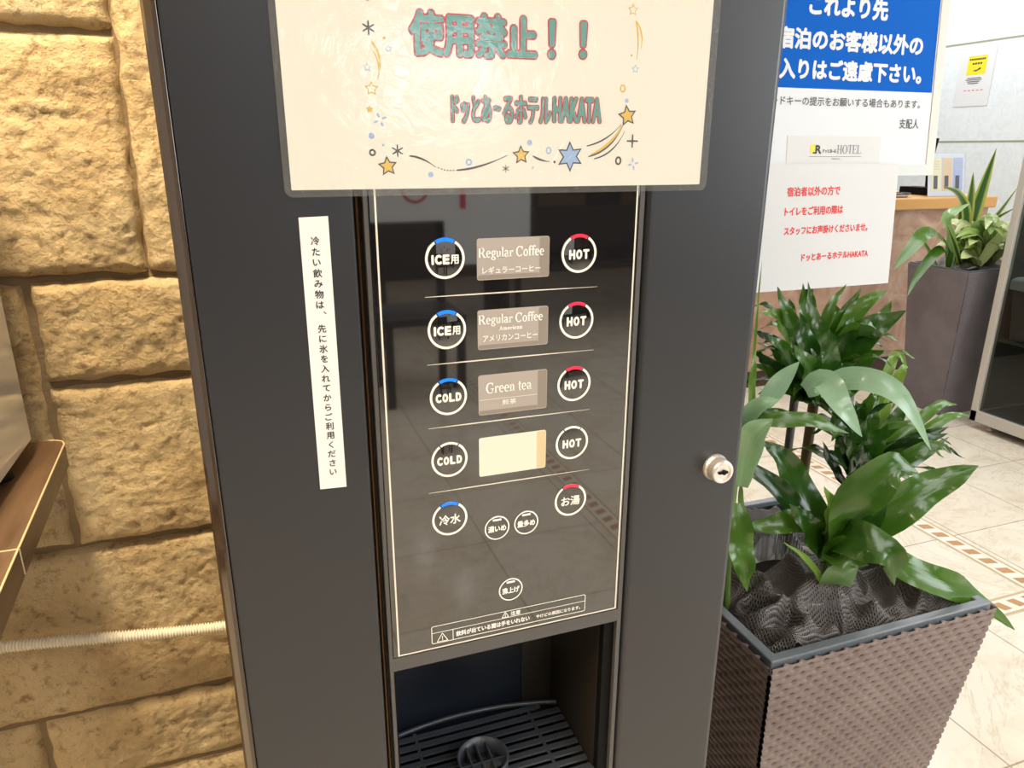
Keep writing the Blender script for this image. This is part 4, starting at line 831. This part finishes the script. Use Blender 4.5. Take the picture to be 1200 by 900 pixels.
LEAVES = {
 'cane_plant': [
  ([(0.937, 0.52, 0.911), (0.864, 0.5, 1.008), (0.824, 0.5, 1.083)], 0.032, 0.30),
  ([(0.953, 0.53, 0.923), (0.916, 0.53, 1.013), (0.911, 0.54, 1.077)], 0.023, 0.35),
  ([(0.978, 0.55, 0.915), (0.969, 0.57, 1.008), (0.976, 0.6, 1.066)], 0.022, 0.35),
  ([(0.987, 0.55, 0.91), (0.994, 0.56, 1.012), (1.038, 0.57, 1.063)], 0.020, 0.50),
  ([(0.973, 0.53, 0.921), (0.986, 0.52, 1.005), (1.025, 0.52, 1.065)], 0.026, 0.40),
  ([(0.971, 0.52, 0.914), (1.0, 0.5, 1.027), (1.053, 0.49, 1.065)], 0.033, 0.55),
  ([(0.954, 0.5, 0.907), (0.983, 0.46, 0.997), (1.037, 0.43, 1.042)], 0.053, 0.20),
  ([(0.952, 0.5, 0.899), (0.985, 0.46, 0.948), (1.003, 0.43, 0.975)], 0.036, 0.30),
  ([(0.939, 0.52, 0.894), (0.849, 0.5, 1.017), (0.796, 0.5, 1.044)], 0.032, 0.55),
  ([(0.941, 0.52, 0.886), (0.832, 0.5, 0.985), (0.769, 0.48, 1.016)], 0.022, 0.00),
  ([(0.943, 0.52, 0.874), (0.805, 0.48, 0.96), (0.755, 0.46, 0.985)], 0.022, 0.10),
  ([(0.922, 0.5, 0.87), (0.8, 0.46, 0.945), (0.739, 0.44, 0.976)], 0.020, 0.25),
  ([(0.915, 0.48, 0.89), (0.844, 0.44, 0.995), (0.832, 0.45, 1.049)], 0.039, 0.20),
  ([(0.928, 0.48, 0.9), (0.87, 0.44, 1.0), (0.873, 0.46, 1.053)], 0.038, 0.25),
  ([(0.908, 0.46, 0.882), (0.827, 0.41, 0.966), (0.785, 0.4, 1.011)], 0.036, 0.30),
  ([(0.913, 0.46, 0.881), (0.904, 0.42, 0.943), (0.916, 0.4, 0.97)], 0.037, 0.15),
  ([(0.953, 0.5, 0.891), (0.949, 0.47, 0.983), (0.965, 0.47, 1.028)], 0.040, 0.20),
  ([(0.936, 0.5, 0.876), (0.834, 0.46, 0.954), (0.782, 0.45, 0.993)], 0.029, 0.20),
  ([(0.926, 0.5, 0.873), (0.821, 0.46, 0.917), (0.751, 0.43, 0.924)], 0.026, 0.50),
  ([(0.953, 0.5, 0.866), (0.978, 0.46, 0.905), (1.002, 0.43, 0.923)], 0.030, 0.30),
  ([(0.999, 0.55, 0.882), (1.155, 0.6, 0.963), (1.209, 0.62, 1.012)], 0.034, 0.40),
  ([(0.936, 0.5, 0.868), (0.857, 0.47, 0.915), (0.795, 0.45, 0.923)], 0.026, 0.30),
  ([(0.951, 0.5, 0.858), (0.947, 0.46, 0.893), (0.966, 0.44, 0.897)], 0.027, 0.40),
  ([(1.009, 0.58, 0.877), (0.981, 0.63, 0.978), (0.989, 0.66, 1.022)], 0.033, 0.20),
  ([(1.015, 0.58, 0.877), (1.075, 0.63, 0.971), (1.094, 0.66, 1.019)], 0.034, 0.30),
  ([(0.914, 0.48, 0.893), (0.792, 0.43, 0.992), (0.749, 0.42, 1.026)], 0.027, 0.25),
  ([(0.909, 0.46, 0.897), (0.868, 0.41, 0.979), (0.859, 0.41, 1.029)], 0.036, 0.25),
 ],
 'bushy_plant': [
  ([(0.869, 0.42, 0.92), (0.873, 0.36, 0.959), (0.919, 0.31, 0.941), (0.981, 0.29, 0.85)], 0.041, 1.00),
  ([(0.819, 0.4, 0.932), (0.816, 0.36, 0.96), (0.82, 0.32, 0.93), (0.856, 0.31, 0.882)], 0.042, 1.00),
  ([(0.977, 0.42, 0.765), (1.058, 0.4, 0.837), (1.117, 0.4, 0.873), (1.162, 0.4, 0.869)], 0.021, 0.60),
  ([(0.987, 0.42, 0.757), (1.068, 0.39, 0.823), (1.121, 0.38, 0.858), (1.171, 0.38, 0.854)], 0.021, 0.60),
  ([(0.988, 0.42, 0.75), (1.041, 0.38, 0.818), (1.1, 0.36, 0.849)], 0.029, 0.10),
  ([(0.993, 0.42, 0.743), (1.047, 0.37, 0.821), (1.088, 0.35, 0.842)], 0.022, 0.20),
  ([(0.997, 0.42, 0.722), (1.011, 0.36, 0.803), (1.055, 0.34, 0.829), (1.08, 0.33, 0.814)], 0.024, 0.35),
  ([(0.978, 0.42, 0.742), (0.969, 0.41, 0.84), (0.997, 0.42, 0.897)], 0.038, 0.30),
  ([(0.97, 0.42, 0.743), (0.928, 0.42, 0.83), (0.909, 0.43, 0.876)], 0.035, 0.20),
  ([(0.989, 0.43, 0.746), (1.046, 0.43, 0.822), (1.093, 0.45, 0.87)], 0.034, 0.30),
  ([(0.992, 0.44, 0.748), (0.976, 0.46, 0.832), (1.0, 0.48, 0.89)], 0.034, 0.25),
  ([(0.975, 0.42, 0.719), (0.878, 0.38, 0.799), (0.839, 0.37, 0.854)], 0.018, 0.00),
  ([(1.019, 0.46, 0.789), (1.074, 0.48, 0.915), (1.092, 0.48, 0.946), (1.111, 0.47, 0.921)], 0.019, 0.70),
  ([(1.04, 0.46, 0.787), (1.086, 0.47, 0.886), (1.099, 0.47, 0.922), (1.11, 0.47, 0.924)], 0.019, 0.70),
  ([(0.974, 0.42, 0.763), (0.961, 0.38, 0.829), (0.96, 0.36, 0.872)], 0.035, 0.20),
  ([(0.946, 0.4, 0.767), (0.897, 0.36, 0.845), (0.891, 0.34, 0.895)], 0.036, 0.15),
  ([(0.96, 0.4, 0.732), (0.961, 0.36, 0.775), (0.987, 0.35, 0.799)], 0.034, 0.10),
  ([(0.96, 0.4, 0.724), (0.95, 0.37, 0.772), (0.968, 0.36, 0.786)], 0.038, 0.05),
  ([(0.948, 0.4, 0.759), (0.9, 0.37, 0.826), (0.872, 0.36, 0.867)], 0.034, 0.05),
  ([(0.948, 0.39, 0.747), (0.919, 0.36, 0.804), (0.904, 0.35, 0.848)], 0.039, 0.05),
  ([(0.983, 0.42, 0.728), (1.105, 0.42, 0.76), (1.21, 0.44, 0.785)], 0.025, 0.15),
  ([(1.012, 0.46, 0.757), (1.109, 0.5, 0.849), (1.133, 0.52, 0.891)], 0.029, 0.30),
 ],
 'broad_leaf_plant': [
  ([(0.852, 0.32, 0.675), (0.829, 0.28, 0.782), (0.871, 0.26, 0.85), (0.913, 0.25, 0.839)], 0.064, 0.35),
  ([(0.859, 0.32, 0.674), (0.91, 0.28, 0.762), (0.972, 0.26, 0.809), (1.038, 0.25, 0.832)], 0.061, 0.35),
  ([(0.832, 0.32, 0.707), (0.832, 0.26, 0.734), (0.86, 0.23, 0.722), (0.883, 0.23, 0.664)], 0.059, 0.30),
  ([(0.829, 0.32, 0.68), (0.81, 0.27, 0.7), (0.846, 0.25, 0.695)], 0.029, 0.50),
  ([(0.835, 0.31, 0.618), (0.824, 0.28, 0.661), (0.848, 0.27, 0.68)], 0.046, 0.90),
  ([(0.836, 0.33, 0.689), (0.814, 0.36, 0.764), (0.767, 0.38, 0.833), (0.742, 0.39, 0.859)], 0.046, 0.30),
  ([(0.826, 0.33, 0.706), (0.778, 0.36, 0.766), (0.722, 0.38, 0.815), (0.7, 0.39, 0.829)], 0.032, 0.15),
  ([(0.842, 0.33, 0.684), (0.826, 0.31, 0.752), (0.796, 0.31, 0.808)], 0.035, 0.75),
  ([(0.821, 0.33, 0.726), (0.783, 0.34, 0.737), (0.737, 0.35, 0.731), (0.694, 0.36, 0.732)], 0.038, 0.45),
  ([(0.909, 0.28, 0.683), (0.973, 0.25, 0.647), (1.058, 0.23, 0.606), (1.153, 0.21, 0.53)], 0.048, 0.45),
  ([(0.829, 0.31, 0.622), (0.768, 0.29, 0.694), (0.704, 0.28, 0.746)], 0.011, 0.70),
  ([(0.838, 0.33, 0.669), (0.792, 0.32, 0.73), (0.752, 0.33, 0.777)], 0.040, 0.25),
  ([(0.843, 0.32, 0.674), (0.852, 0.28, 0.748), (0.874, 0.26, 0.79)], 0.053, 0.25),
  ([(0.858, 0.32, 0.687), (0.923, 0.33, 0.724), (0.992, 0.34, 0.75)], 0.051, 0.30),
  ([(0.834, 0.32, 0.66), (0.827, 0.29, 0.71), (0.852, 0.27, 0.716)], 0.035, 0.50),
 ],
 'arching_plant': [
  ([(0.675, 0.36, 0.776), (0.672, 0.33, 0.706), (0.683, 0.32, 0.641)], 0.042, 0.60),
  ([(0.678, 0.36, 0.804), (0.656, 0.32, 0.901), (0.684, 0.31, 0.933)], 0.044, 0.95),
  ([(0.666, 0.36, 0.905), (0.671, 0.33, 0.947), (0.701, 0.32, 0.957)], 0.025, 0.95),
  ([(0.68, 0.34, 0.918), (0.744, 0.31, 0.924), (0.819, 0.3, 0.896)], 0.024, 0.45),
  ([(0.696, 0.35, 0.935), (0.697, 0.32, 0.983), (0.718, 0.31, 1.015)], 0.029, 0.95),
  ([(0.686, 0.36, 0.916), (0.681, 0.36, 0.977), (0.689, 0.37, 1.022)], 0.011, 0.60),
  ([(0.699, 0.38, 0.935), (0.701, 0.39, 1.053), (0.707, 0.4, 1.145)], 0.004, 0.60),
  ([(0.669, 0.36, 0.904), (0.692, 0.34, 0.929), (0.729, 0.33, 0.932)], 0.020, 0.30),
  ([(0.671, 0.36, 0.863), (0.678, 0.35, 0.921), (0.705, 0.35, 0.944)], 0.023, 0.40),
  ([(0.684, 0.36, 0.699), (0.686, 0.36, 0.759), (0.679, 0.36, 0.819)], 0.013, 0.50),
  ([(0.673, 0.36, 0.897), (0.683, 0.34, 0.883), (0.721, 0.33, 0.879)], 0.009, 0.20),
 ],
}

def plant(name, label, base, key, stems, mat='leaf', head=None, group=None):
    t = thing(name, label, 'plant', base, group)
    for pts, r, m in stems: MB().tube(spline(pts, 14), r, 10).build('stem', m, t)
    b = MB()
    for i, (pts, w, tint) in enumerate(LEAVES[key]): leaf(b, pts, w, tint, seed=i + len(key), wave=.05 if tint > .85 else .19)
    if head:
        rnd = random.Random(len(key)); (cx, cy, cz), (hx, hy, hz), cnt, ln_, wd = head
        for i in range(cnt):
            f = rnd.random(); c = Vector((cx + (hx - cx) * f, cy + (hy - cy) * f, cz + (hz - cz) * f)); a = rnd.uniform(0, 2 * PI); up = .25 + 1.1 * f * rnd.uniform(.6, 1.1); l = ln_ * rnd.uniform(.65, 1.05)
            d = Vector((math.cos(a), math.sin(a), up)).normalized(); o = Vector((math.cos(a), math.sin(a), 0))
            leaf(b, [c, c + d * l * .5, c + d * l * .85 + o * l * .06 - Vector((0, 0, l * .05)), c + d * l + o * l * .16 - Vector((0, 0, l * .20))], wd * rnd.uniform(.7, 1.1), rnd.choice((.05, .15, .25, .35, .5)), hint=(0, 0, 1), seed=i + 50, wave=.16)
    b.build('foliage', mat, t); return t
G_ = 'house plants in the woven planter'
plant('cane_plant', 'tallest plant in woven planter, bushy dark rosette on a bare brown cane before the sign', (.971, .54, .56), 'cane_plant', [([(.972, .54, .50), (.971, .542, .61), (.966, .535, .74), (.957, .525, .87), (.950, .52, .93)], .0095, 'cane')], head=((.962, .53, .865), (.950, .52, .95), 34, .155, .030))
plant('bushy_plant', 'middle plant in woven planter with two pale arching leaves above dark spreading leaves', (1.0, .42, .55), 'bushy_plant', [([(1.0, .42, .50), (.99, .42, .64), (.975, .42, .74), (.965, .425, .82)], .012, 'cane')], head=((.98, .42, .74), (.972, .425, .86), 26, .15, .026))
plant('broad_leaf_plant', 'front plant in woven planter with broad glossy leaves hanging over the rim', (.847, .33, .58), 'broad_leaf_plant', [([(.850, .33, .565), (.846, .325, .62), (.838, .322, .69), (.835, .322, .72)], .0085, 'stem_green')])
plant('arching_plant', 'leafy plant at left of woven planter, partly hidden behind drinks machine edge', (.69, .37, .57), 'arching_plant', [([(.690, .372, .565), (.678, .37, .68), (.672, .365, .80), (.672, .36, .92)], .006, 'stem_green')])

# ================================================================== RECEPTION COUNTER AND WHAT STANDS ON IT
ct = thing('reception_counter', 'brown marble reception counter with honey wood top edge behind planter', 'counter', (3.0, 3.1, 0))
MB().box(1.30, 4.215, 2.78, 3.40, .10, .975).build('front_panel', 'brown_marble', ct, bevel=.003)
MB().box(1.28, 4.240, 2.75, 3.44, .975, 1.040).build('counter_top', 'counter_top', ct, bevel=.008)
MB().box(1.32, 4.19, 2.80, 3.38, 0, .10).build('plinth', 'dark_base', ct)
lc = thing('side_counter', 'lower marble counter with honey wood edge at right of reception counter', 'counter', (4.8, 3.2, 0))
MB().box(4.245, 5.46, 2.88, 3.46, .06, .735).build('front_panel', 'brown_marble', lc, bevel=.003)
MB().box(4.242, 5.48, 2.84, 3.50, .735, .785).build('counter_top', 'counter_top', lc, bevel=.008)
MB().box(4.26, 5.45, 2.92, 3.44, 0, .06).build('plinth', 'dark_base', lc)
lf = thing('leaflet_stand', 'clear acrylic stand holding three coloured leaflets on reception counter', 'leaflet stand', (3.83, 2.86, 1.04))
def lsf(u, v, h): return (3.795 + u * .93, 2.84 + v * .18 - h, 1.043 + v)
MB().prism([(-.012, 0), (.292, 0), (.292, .238), (-.012, .238)], lsf, -.004, -.001).build('back_panel', 'signwhite', lf)
for k, m in enumerate(('cream2', 'peach', 'lilac')):
    q = Ink(lsf, .0006, .0003); u0 = .012 + k * .092; q.rect(u0, u0 + .080, .03, .215, m); 
    o = q.build('leaflet', lf); o['label'] = ('pale yellow leaflet', 'peach leaflet', 'lilac leaflet')[k]
    q = Ink(lsf, .0012, .0003); q.rect(u0 + .018, u0 + .052, .04, .115, 'ink_soft')
    for r_ in range(4): q.rect(u0 + .012, u0 + .066, .150 + r_ * .014, .154 + r_ * .014, 'frame')
    q.build('print', o)
MB().prism([(-.014, -.002), (.294, -.002), (.294, .240), (-.014, .240)], lsf, .004, .006).build('front_panel', 'clear', lf)
MB().box(3.780, 4.070, 2.80, 2.89, 1.0402, 1.0428).build('foot_plate', 'clear', lf)
ph = thing('desk_phone', 'dark desk phone with upright handset on counter beside leaflet stand', 'phone', (3.66, 3.0, 1.04))
b = MB(); b.rbox(3.88, 4.02, 2.95, 3.15, 1.0402, 1.085, .015, 4); b.build('base', 'black', ph, bevel=.006)
MB().tube([(4.00, 3.03, 1.086), (4.00, 3.045, 1.15), (4.00, 3.06, 1.27), (4.00, 3.055, 1.37)], [.026, .020, .020, .028], 14).build('handset', 'black', ph)
ds = thing('coin_tray', 'shallow grey tray with silver rim on reception counter left of leaflet stand', 'tray', (3.575, 2.86, 1.04))
MB().lathe([(0, .004), (.055, .004), (.075, .022), (.079, .022), (.060, 0), (0, 0)], (3.565, 2.87, 1.0402), 32).build('dish', 'frame_grey', ds)
MB().tube([(3.565 + .077 * math.cos(2 * PI * i / 32), 2.87 + .077 * math.sin(2 * PI * i / 32), 1.0622) for i in range(33)], .004, 8).build('rim', 'pole', ds)
mb_ = thing('card_terminal', 'small blue-grey box standing on reception counter behind the tray', 'box', (3.63, 3.06, 1.04))
MB().rbox(3.50, 3.60, 3.02, 3.10, 1.0402, 1.14, .008, 4).build('case', 'lilac', mb_, bevel=.004)
# notice on the lobby wall
wn = thing('wall_notice', 'small white notice with yellow panel fixed to pale marble wall', 'notice', (5.498, 4.1, 1.63))
def wl(u, v, h): return (5.4985 - h, 4.255 - u, 1.632 + v)
MB().prism([(0, 0), (.300, 0), (.300, .432), (.262, .432), (.25, .424), (.19, .424), (.18, .432), (.12, .432), (.11, .424), (.05, .424), (.038, .432), (0, .432)], wl, .0005, .003).build('paper', 'paper', wn)
q = Ink(wl, .0036, .0003); q.rect(.070, .232, .232, .368, 'logo_yellow'); q.build('yellow_panel', wn)
q = Ink(wl, .0044, .0003)
for k in range(9): q.rect(.082 + k * .0155, .082 + k * .0155 + .012, .338, .350, 'ink')
for k in range(4): q.rect(.112 + k * .022, .128 + k * .022, .306, .319, 'ink')
q.poly([(.12, .262), (.16, .268), (.185, .285), (.190, .270), (.150, .255)], 'ink')
q.build('lettering', wn)
q = Ink(wl, .0044, .0003)
for r_, (a0, a1) in enumerate(((.085, .205), (.075, .215), (.090, .200), (.10, .19))): q.rect(a0, a1, .205 - r_ * .013, .211 - r_ * .013, 'ink_soft')
q.build('lettering', wn)
q = Ink(wl, .0044, .0003)
for k in range(5): q.rect(.075 + k * .036, .095 + k * .036, .115, .120, 'red_ink')
q.build('lettering', wn)

# ------------------------------------------------------------------ plants in the tall planter
sk = thing('netting_bundle', 'dark netting bunched round plant stems in tall grey planter', 'netting', (3.38, 2.205, .70))
def nh(x, y): return .725 + .05 * abs(noise.noise(Vector((x * 9, y * 9, 4)))) + .10 * math.exp(-((x - 3.47) ** 2 + (y - 2.2) ** 2) / .010) + .02 * noise.noise(Vector((x * 25, y * 25, 1)))
MB().grid(lambda u, v: (3.225 + .31 * u, 2.05 + .31 * v, nh(3.225 + .31 * u, 2.05 + .31 * v)), 40, 40, uvk=(60, 60)).build('crumpled_sheet', 'net', sk)
t = thing('snake_plant', 'yellow-edged upright blades rising from tall grey planter before counter', 'plant', (3.39, 2.22, .74)); b = MB()
for i, (pts, w) in enumerate((([(3.385, 2.22, .74), (3.395, 2.22, .95), (3.415, 2.21, 1.13), (3.440, 2.20, 1.31)], .062), ([(3.375, 2.22, .74), (3.365, 2.22, .95), (3.345, 2.21, 1.09), (3.318, 2.20, 1.20)], .046), ([(3.365, 2.22, .74), (3.320, 2.19, .98), (3.18, 2.14, 1.10), (3.00, 2.08, 1.145)], .046), ([(3.42, 2.24, .74), (3.50, 2.25, .90), (3.63, 2.27, .99), (3.76, 2.29, 1.12)], .030), ([(3.41, 2.25, .74), (3.47, 2.24, .90), (3.55, 2.22, .97), (3.66, 2.2, 1.03)], .026), ([(3.36, 2.2, .74), (3.25, 2.17, .86), (3.14, 2.14, .96)], .024), ([(3.39, 2.26, .74), (3.385, 2.27, .92), (3.37, 2.28, 1.05)], .05))):
    leaf(b, pts, w, .12, hint=(-.55, -.8, .15), fold=.22, wave=0, seed=i, edge=.95, base_w=.7)
b.build('foliage', 'blade', t)
t = thing('variegated_plant', 'low plant with pale yellow-green broad leaves in tall grey planter', 'plant', (3.40, 2.16, .74)); b = MB(); rnd = random.Random(5)
for i in range(46):
    a = rnd.uniform(0, 2 * PI); l = rnd.uniform(.13, .26); up = rnd.uniform(.05, .20); c = Vector((3.43 + rnd.uniform(-.05, .05), 2.17 + rnd.uniform(-.05, .05), .76))
    d = Vector((math.cos(a), math.sin(a) * .7 - .15, 0))
    leaf(b, [c, c + d * l * .35 + Vector((0, 0, up * .85)), c + d * l * .75 + Vector((0, 0, up * 1.15)), c + d * l * 1.1 + Vector((0, 0, up * .95))], rnd.uniform(.05, .082), rnd.uniform(.2, .95), hint=(-.3, -.5, .8), fold=.2, wave=.05, seed=i, n=12, base_w=.1)
b.build('foliage', 'leaf_pale', t); MB().tube([(3.43, 2.17, .72), (3.43, 2.17, .86)], .02, 10).build('stem', 'stem_green', t)
t = thing('trailing_plant', 'dark green broad leaves leaning left out of tall grey planter', 'plant', (3.25, 2.2, .74)); b = MB()
for i, (pts, w, ti) in enumerate((([(3.27, 2.2, .74), (3.20, 2.17, .86), (2.98, 2.10, .935), (2.80, 2.03, .86), (2.70, 2.0, .79)], .080, .42), ([(3.25, 2.18, .74), (3.12, 2.13, .85), (2.94, 2.07, .76), (2.83, 2.02, .66)], .05, .35), ([(3.28, 2.2, .74), (3.22, 2.18, .90), (3.16, 2.16, 1.0), (3.26, 2.14, 1.06)], .08, .8), ([(3.26, 2.25, .74), (3.14, 2.25, .86), (3.02, 2.24, .93)], .035, .6))):
    leaf(b, pts, w, ti, hint=(-.3, -.6, .75), fold=.12, wave=.04, seed=i, base_w=.1)
b.build('foliage', 'leaf', t)

# ------------------------------------------------------------------ glazed case at the right edge
dc = thing('display_case', 'tall glazed case with pale metal frame at right edge of photo', 'display case', (3.52, 1.27, 0))
x0, x1, y0, y1, z0, z1 = 3.26, 3.78, .62, 1.925, .038, 1.85
b = MB()
for x, y in ((x0, y0), (x0, y1 - .035), (x1 - .035, y0), (x1 - .035, y1 - .035)): b.box(x, x + .035, y, y + .035, z0, z1)
for z, h in ((z0, .055), (z1 - .05, .05)):
    b.box(x0, x1, y0, y0 + .035, z, z + h); b.box(x0, x1, y1 - .035, y1, z, z + h); b.box(x0, x0 + .035, y0, y1, z, z + h); b.box(x1 - .035, x1, y0, y1, z, z + h)
b.build('frame', 'case_frame', dc, bevel=.003)
MB().box(x0 + .014, x0 + .018, y0 + .036, y1 - .036, z0 + .056, z1 - .051).build('glass_pane', 'smoked_glass', dc)
b = MB(); b.box(x1 - .02, x1 - .012, y0 + .036, y1 - .036, z0 + .056, z1 - .051); b.box(x0 + .036, x1 - .036, y1 - .02, y1 - .012, z0 + .056, z1 - .051); b.box(x0 + .036, x1 - .036, y0 + .012, y0 + .02, z0 + .056, z1 - .051); b.box(x0 + .02, x1 - .02, y0 + .02, y1 - .02, z0 + .04, z0 + .052)
b.build('inner_panel', 'case_dark', dc)
for x in (x0 + .05, x1 - .05):
    for y in (y0 + .08, y1 - .08): MB().lathe([(0, 0), (.018, 0), (.018, .012), (.010, .016), (.010, .040)], (x, y, 0), 14).build('foot', 'chrome', dc)
b = MB().box(x0 + .036, x1 - .036, y0 + .036, y1 - .036, .44, .452).build('shelf', 'case_dark', dc)
bn = thing('reflection_bin', 'grey tapered bin inside glazed case standing in for a reflection', 'bin', (3.398, 1.775, .4525))
def frust(b, cx, cy, z0, z1, a0, a1, m=0):
    V = [(cx + sx * a, cy + sy * a, z) for z, a in ((z0, a0), (z1, a1)) for sx, sy in ((-1, -1), (1, -1), (1, 1), (-1, 1))]
    b.add(V, [(0, 3, 2, 1), (4, 5, 6, 7)] + [(k, (k + 1) % 4, (k + 1) % 4 + 4, k + 4) for k in range(4)], m)
b = MB(); frust(b, 3.398, 1.775, .4525, .69, .080, .098); b.build('body', 'bin', bn, bevel=.006)  # bin set inside the case in place of a reflection in its glass
b = MB(); frust(b, 3.398, 1.775, .69, .735, .109, .109); frust(b, 3.398, 1.775, .735, .747, .109, .095); b.build('rim', 'bin_rim', bn, bevel=.004)

# ------------------------------------------------------------------ lobby behind the photographer (met in the glossy panel)
bs = thing('wooden_bench', 'long dark wooden bench across the lobby facing drinks machine', 'bench', (2.6, -4.9, 0))
MB().box(1.75, 3.7, -5.25, -4.75, .40, .46).build('seat', 'dark_wood', bs, bevel=.01); MB().box(1.75, 3.7, -5.30, -5.24, .40, .85).build('backrest', 'dark_wood', bs, bevel=.01)
for x in (1.80, 3.58): MB().box(x, x + .07, -5.22, -4.78, 0, .40).build('leg', 'dark_wood', bs)
ch = thing('lobby_chair', 'dark wooden side chair standing in lobby before the poster stand', 'chair', (.82, -3.3, 0))
MB().box(.60, 1.04, -3.52, -3.10, .43, .48).build('seat', 'dark_wood', ch, bevel=.012); MB().box(.60, 1.04, -3.55, -3.51, .60, .92).build('backrest', 'dark_wood', ch, bevel=.01)
for x in (.61, .99):
    for y, h in ((-3.55, .92), (-3.14, .43)): MB().box(x, x + .04, y, y + .04, 0, h).build('leg', 'dark_wood', ch)
ps = thing('poster_stand', 'white poster board on a dark easel in lobby behind the chair', 'poster', (1.25, -4.3, 0))
b = MB(); b.box(.75, 1.85, -4.33, -4.30, .55, 1.5); b.build('board', 'signwhite', ps)
q = Ink(lambda u, v, h: (u, -4.30 + h, v), .002, .001); q.ring((1.05, 1.05), .09, .02, 'redline'); q.rect(1.35, 1.39, .92, 1.15, 'redline'); q.rect(1.46, 1.52, 1.05, 1.12, 'redline'); q.disc((1.2, 1.2), .04, 'redline'); q.build('print', ps)
for x in (.80, 1.76): MB().box(x, x + .04, -4.36, -4.34, 0, 1.5).build('leg', 'dark_wood', ps)
for x, y in ((1.66, -5.46), (1.44, -6.18), (.9, -1.6), (2.4, -3.4), (.3, -3.4), (3.0, .6), (3.0, 3.0), (-.30, .02)):
    o = thing('ceiling_downlight', 'round recessed ceiling downlight %s' % {(1.66, -5.46): 'above the aisle past the poster stand', (1.44, -6.18): 'close to the entrance wall', (.9, -1.6): 'above the floor before drinks machine', (2.4, -3.4): 'above the wooden bench', (.3, -3.4): 'above the lobby chair', (3.0, .6): 'above the glazed case', (3.0, 3.0): 'above reception counter', (-.30, .02): 'above serving table by stone wall'}[(x, y)], 'ceiling light', (x, y, 2.775), 'recessed ceiling downlights')
    MB().lathe([(.055, 0), (.075, -.004), (.078, .0), (.078, .0245), (.055, .0245)], (x, y, 2.775), 28).build('ring', 'frame', o); MB().lathe([(0, .012), (.054, .012)], (x, y, 2.775), 24).build('bulb', 'lamp_glow', o)
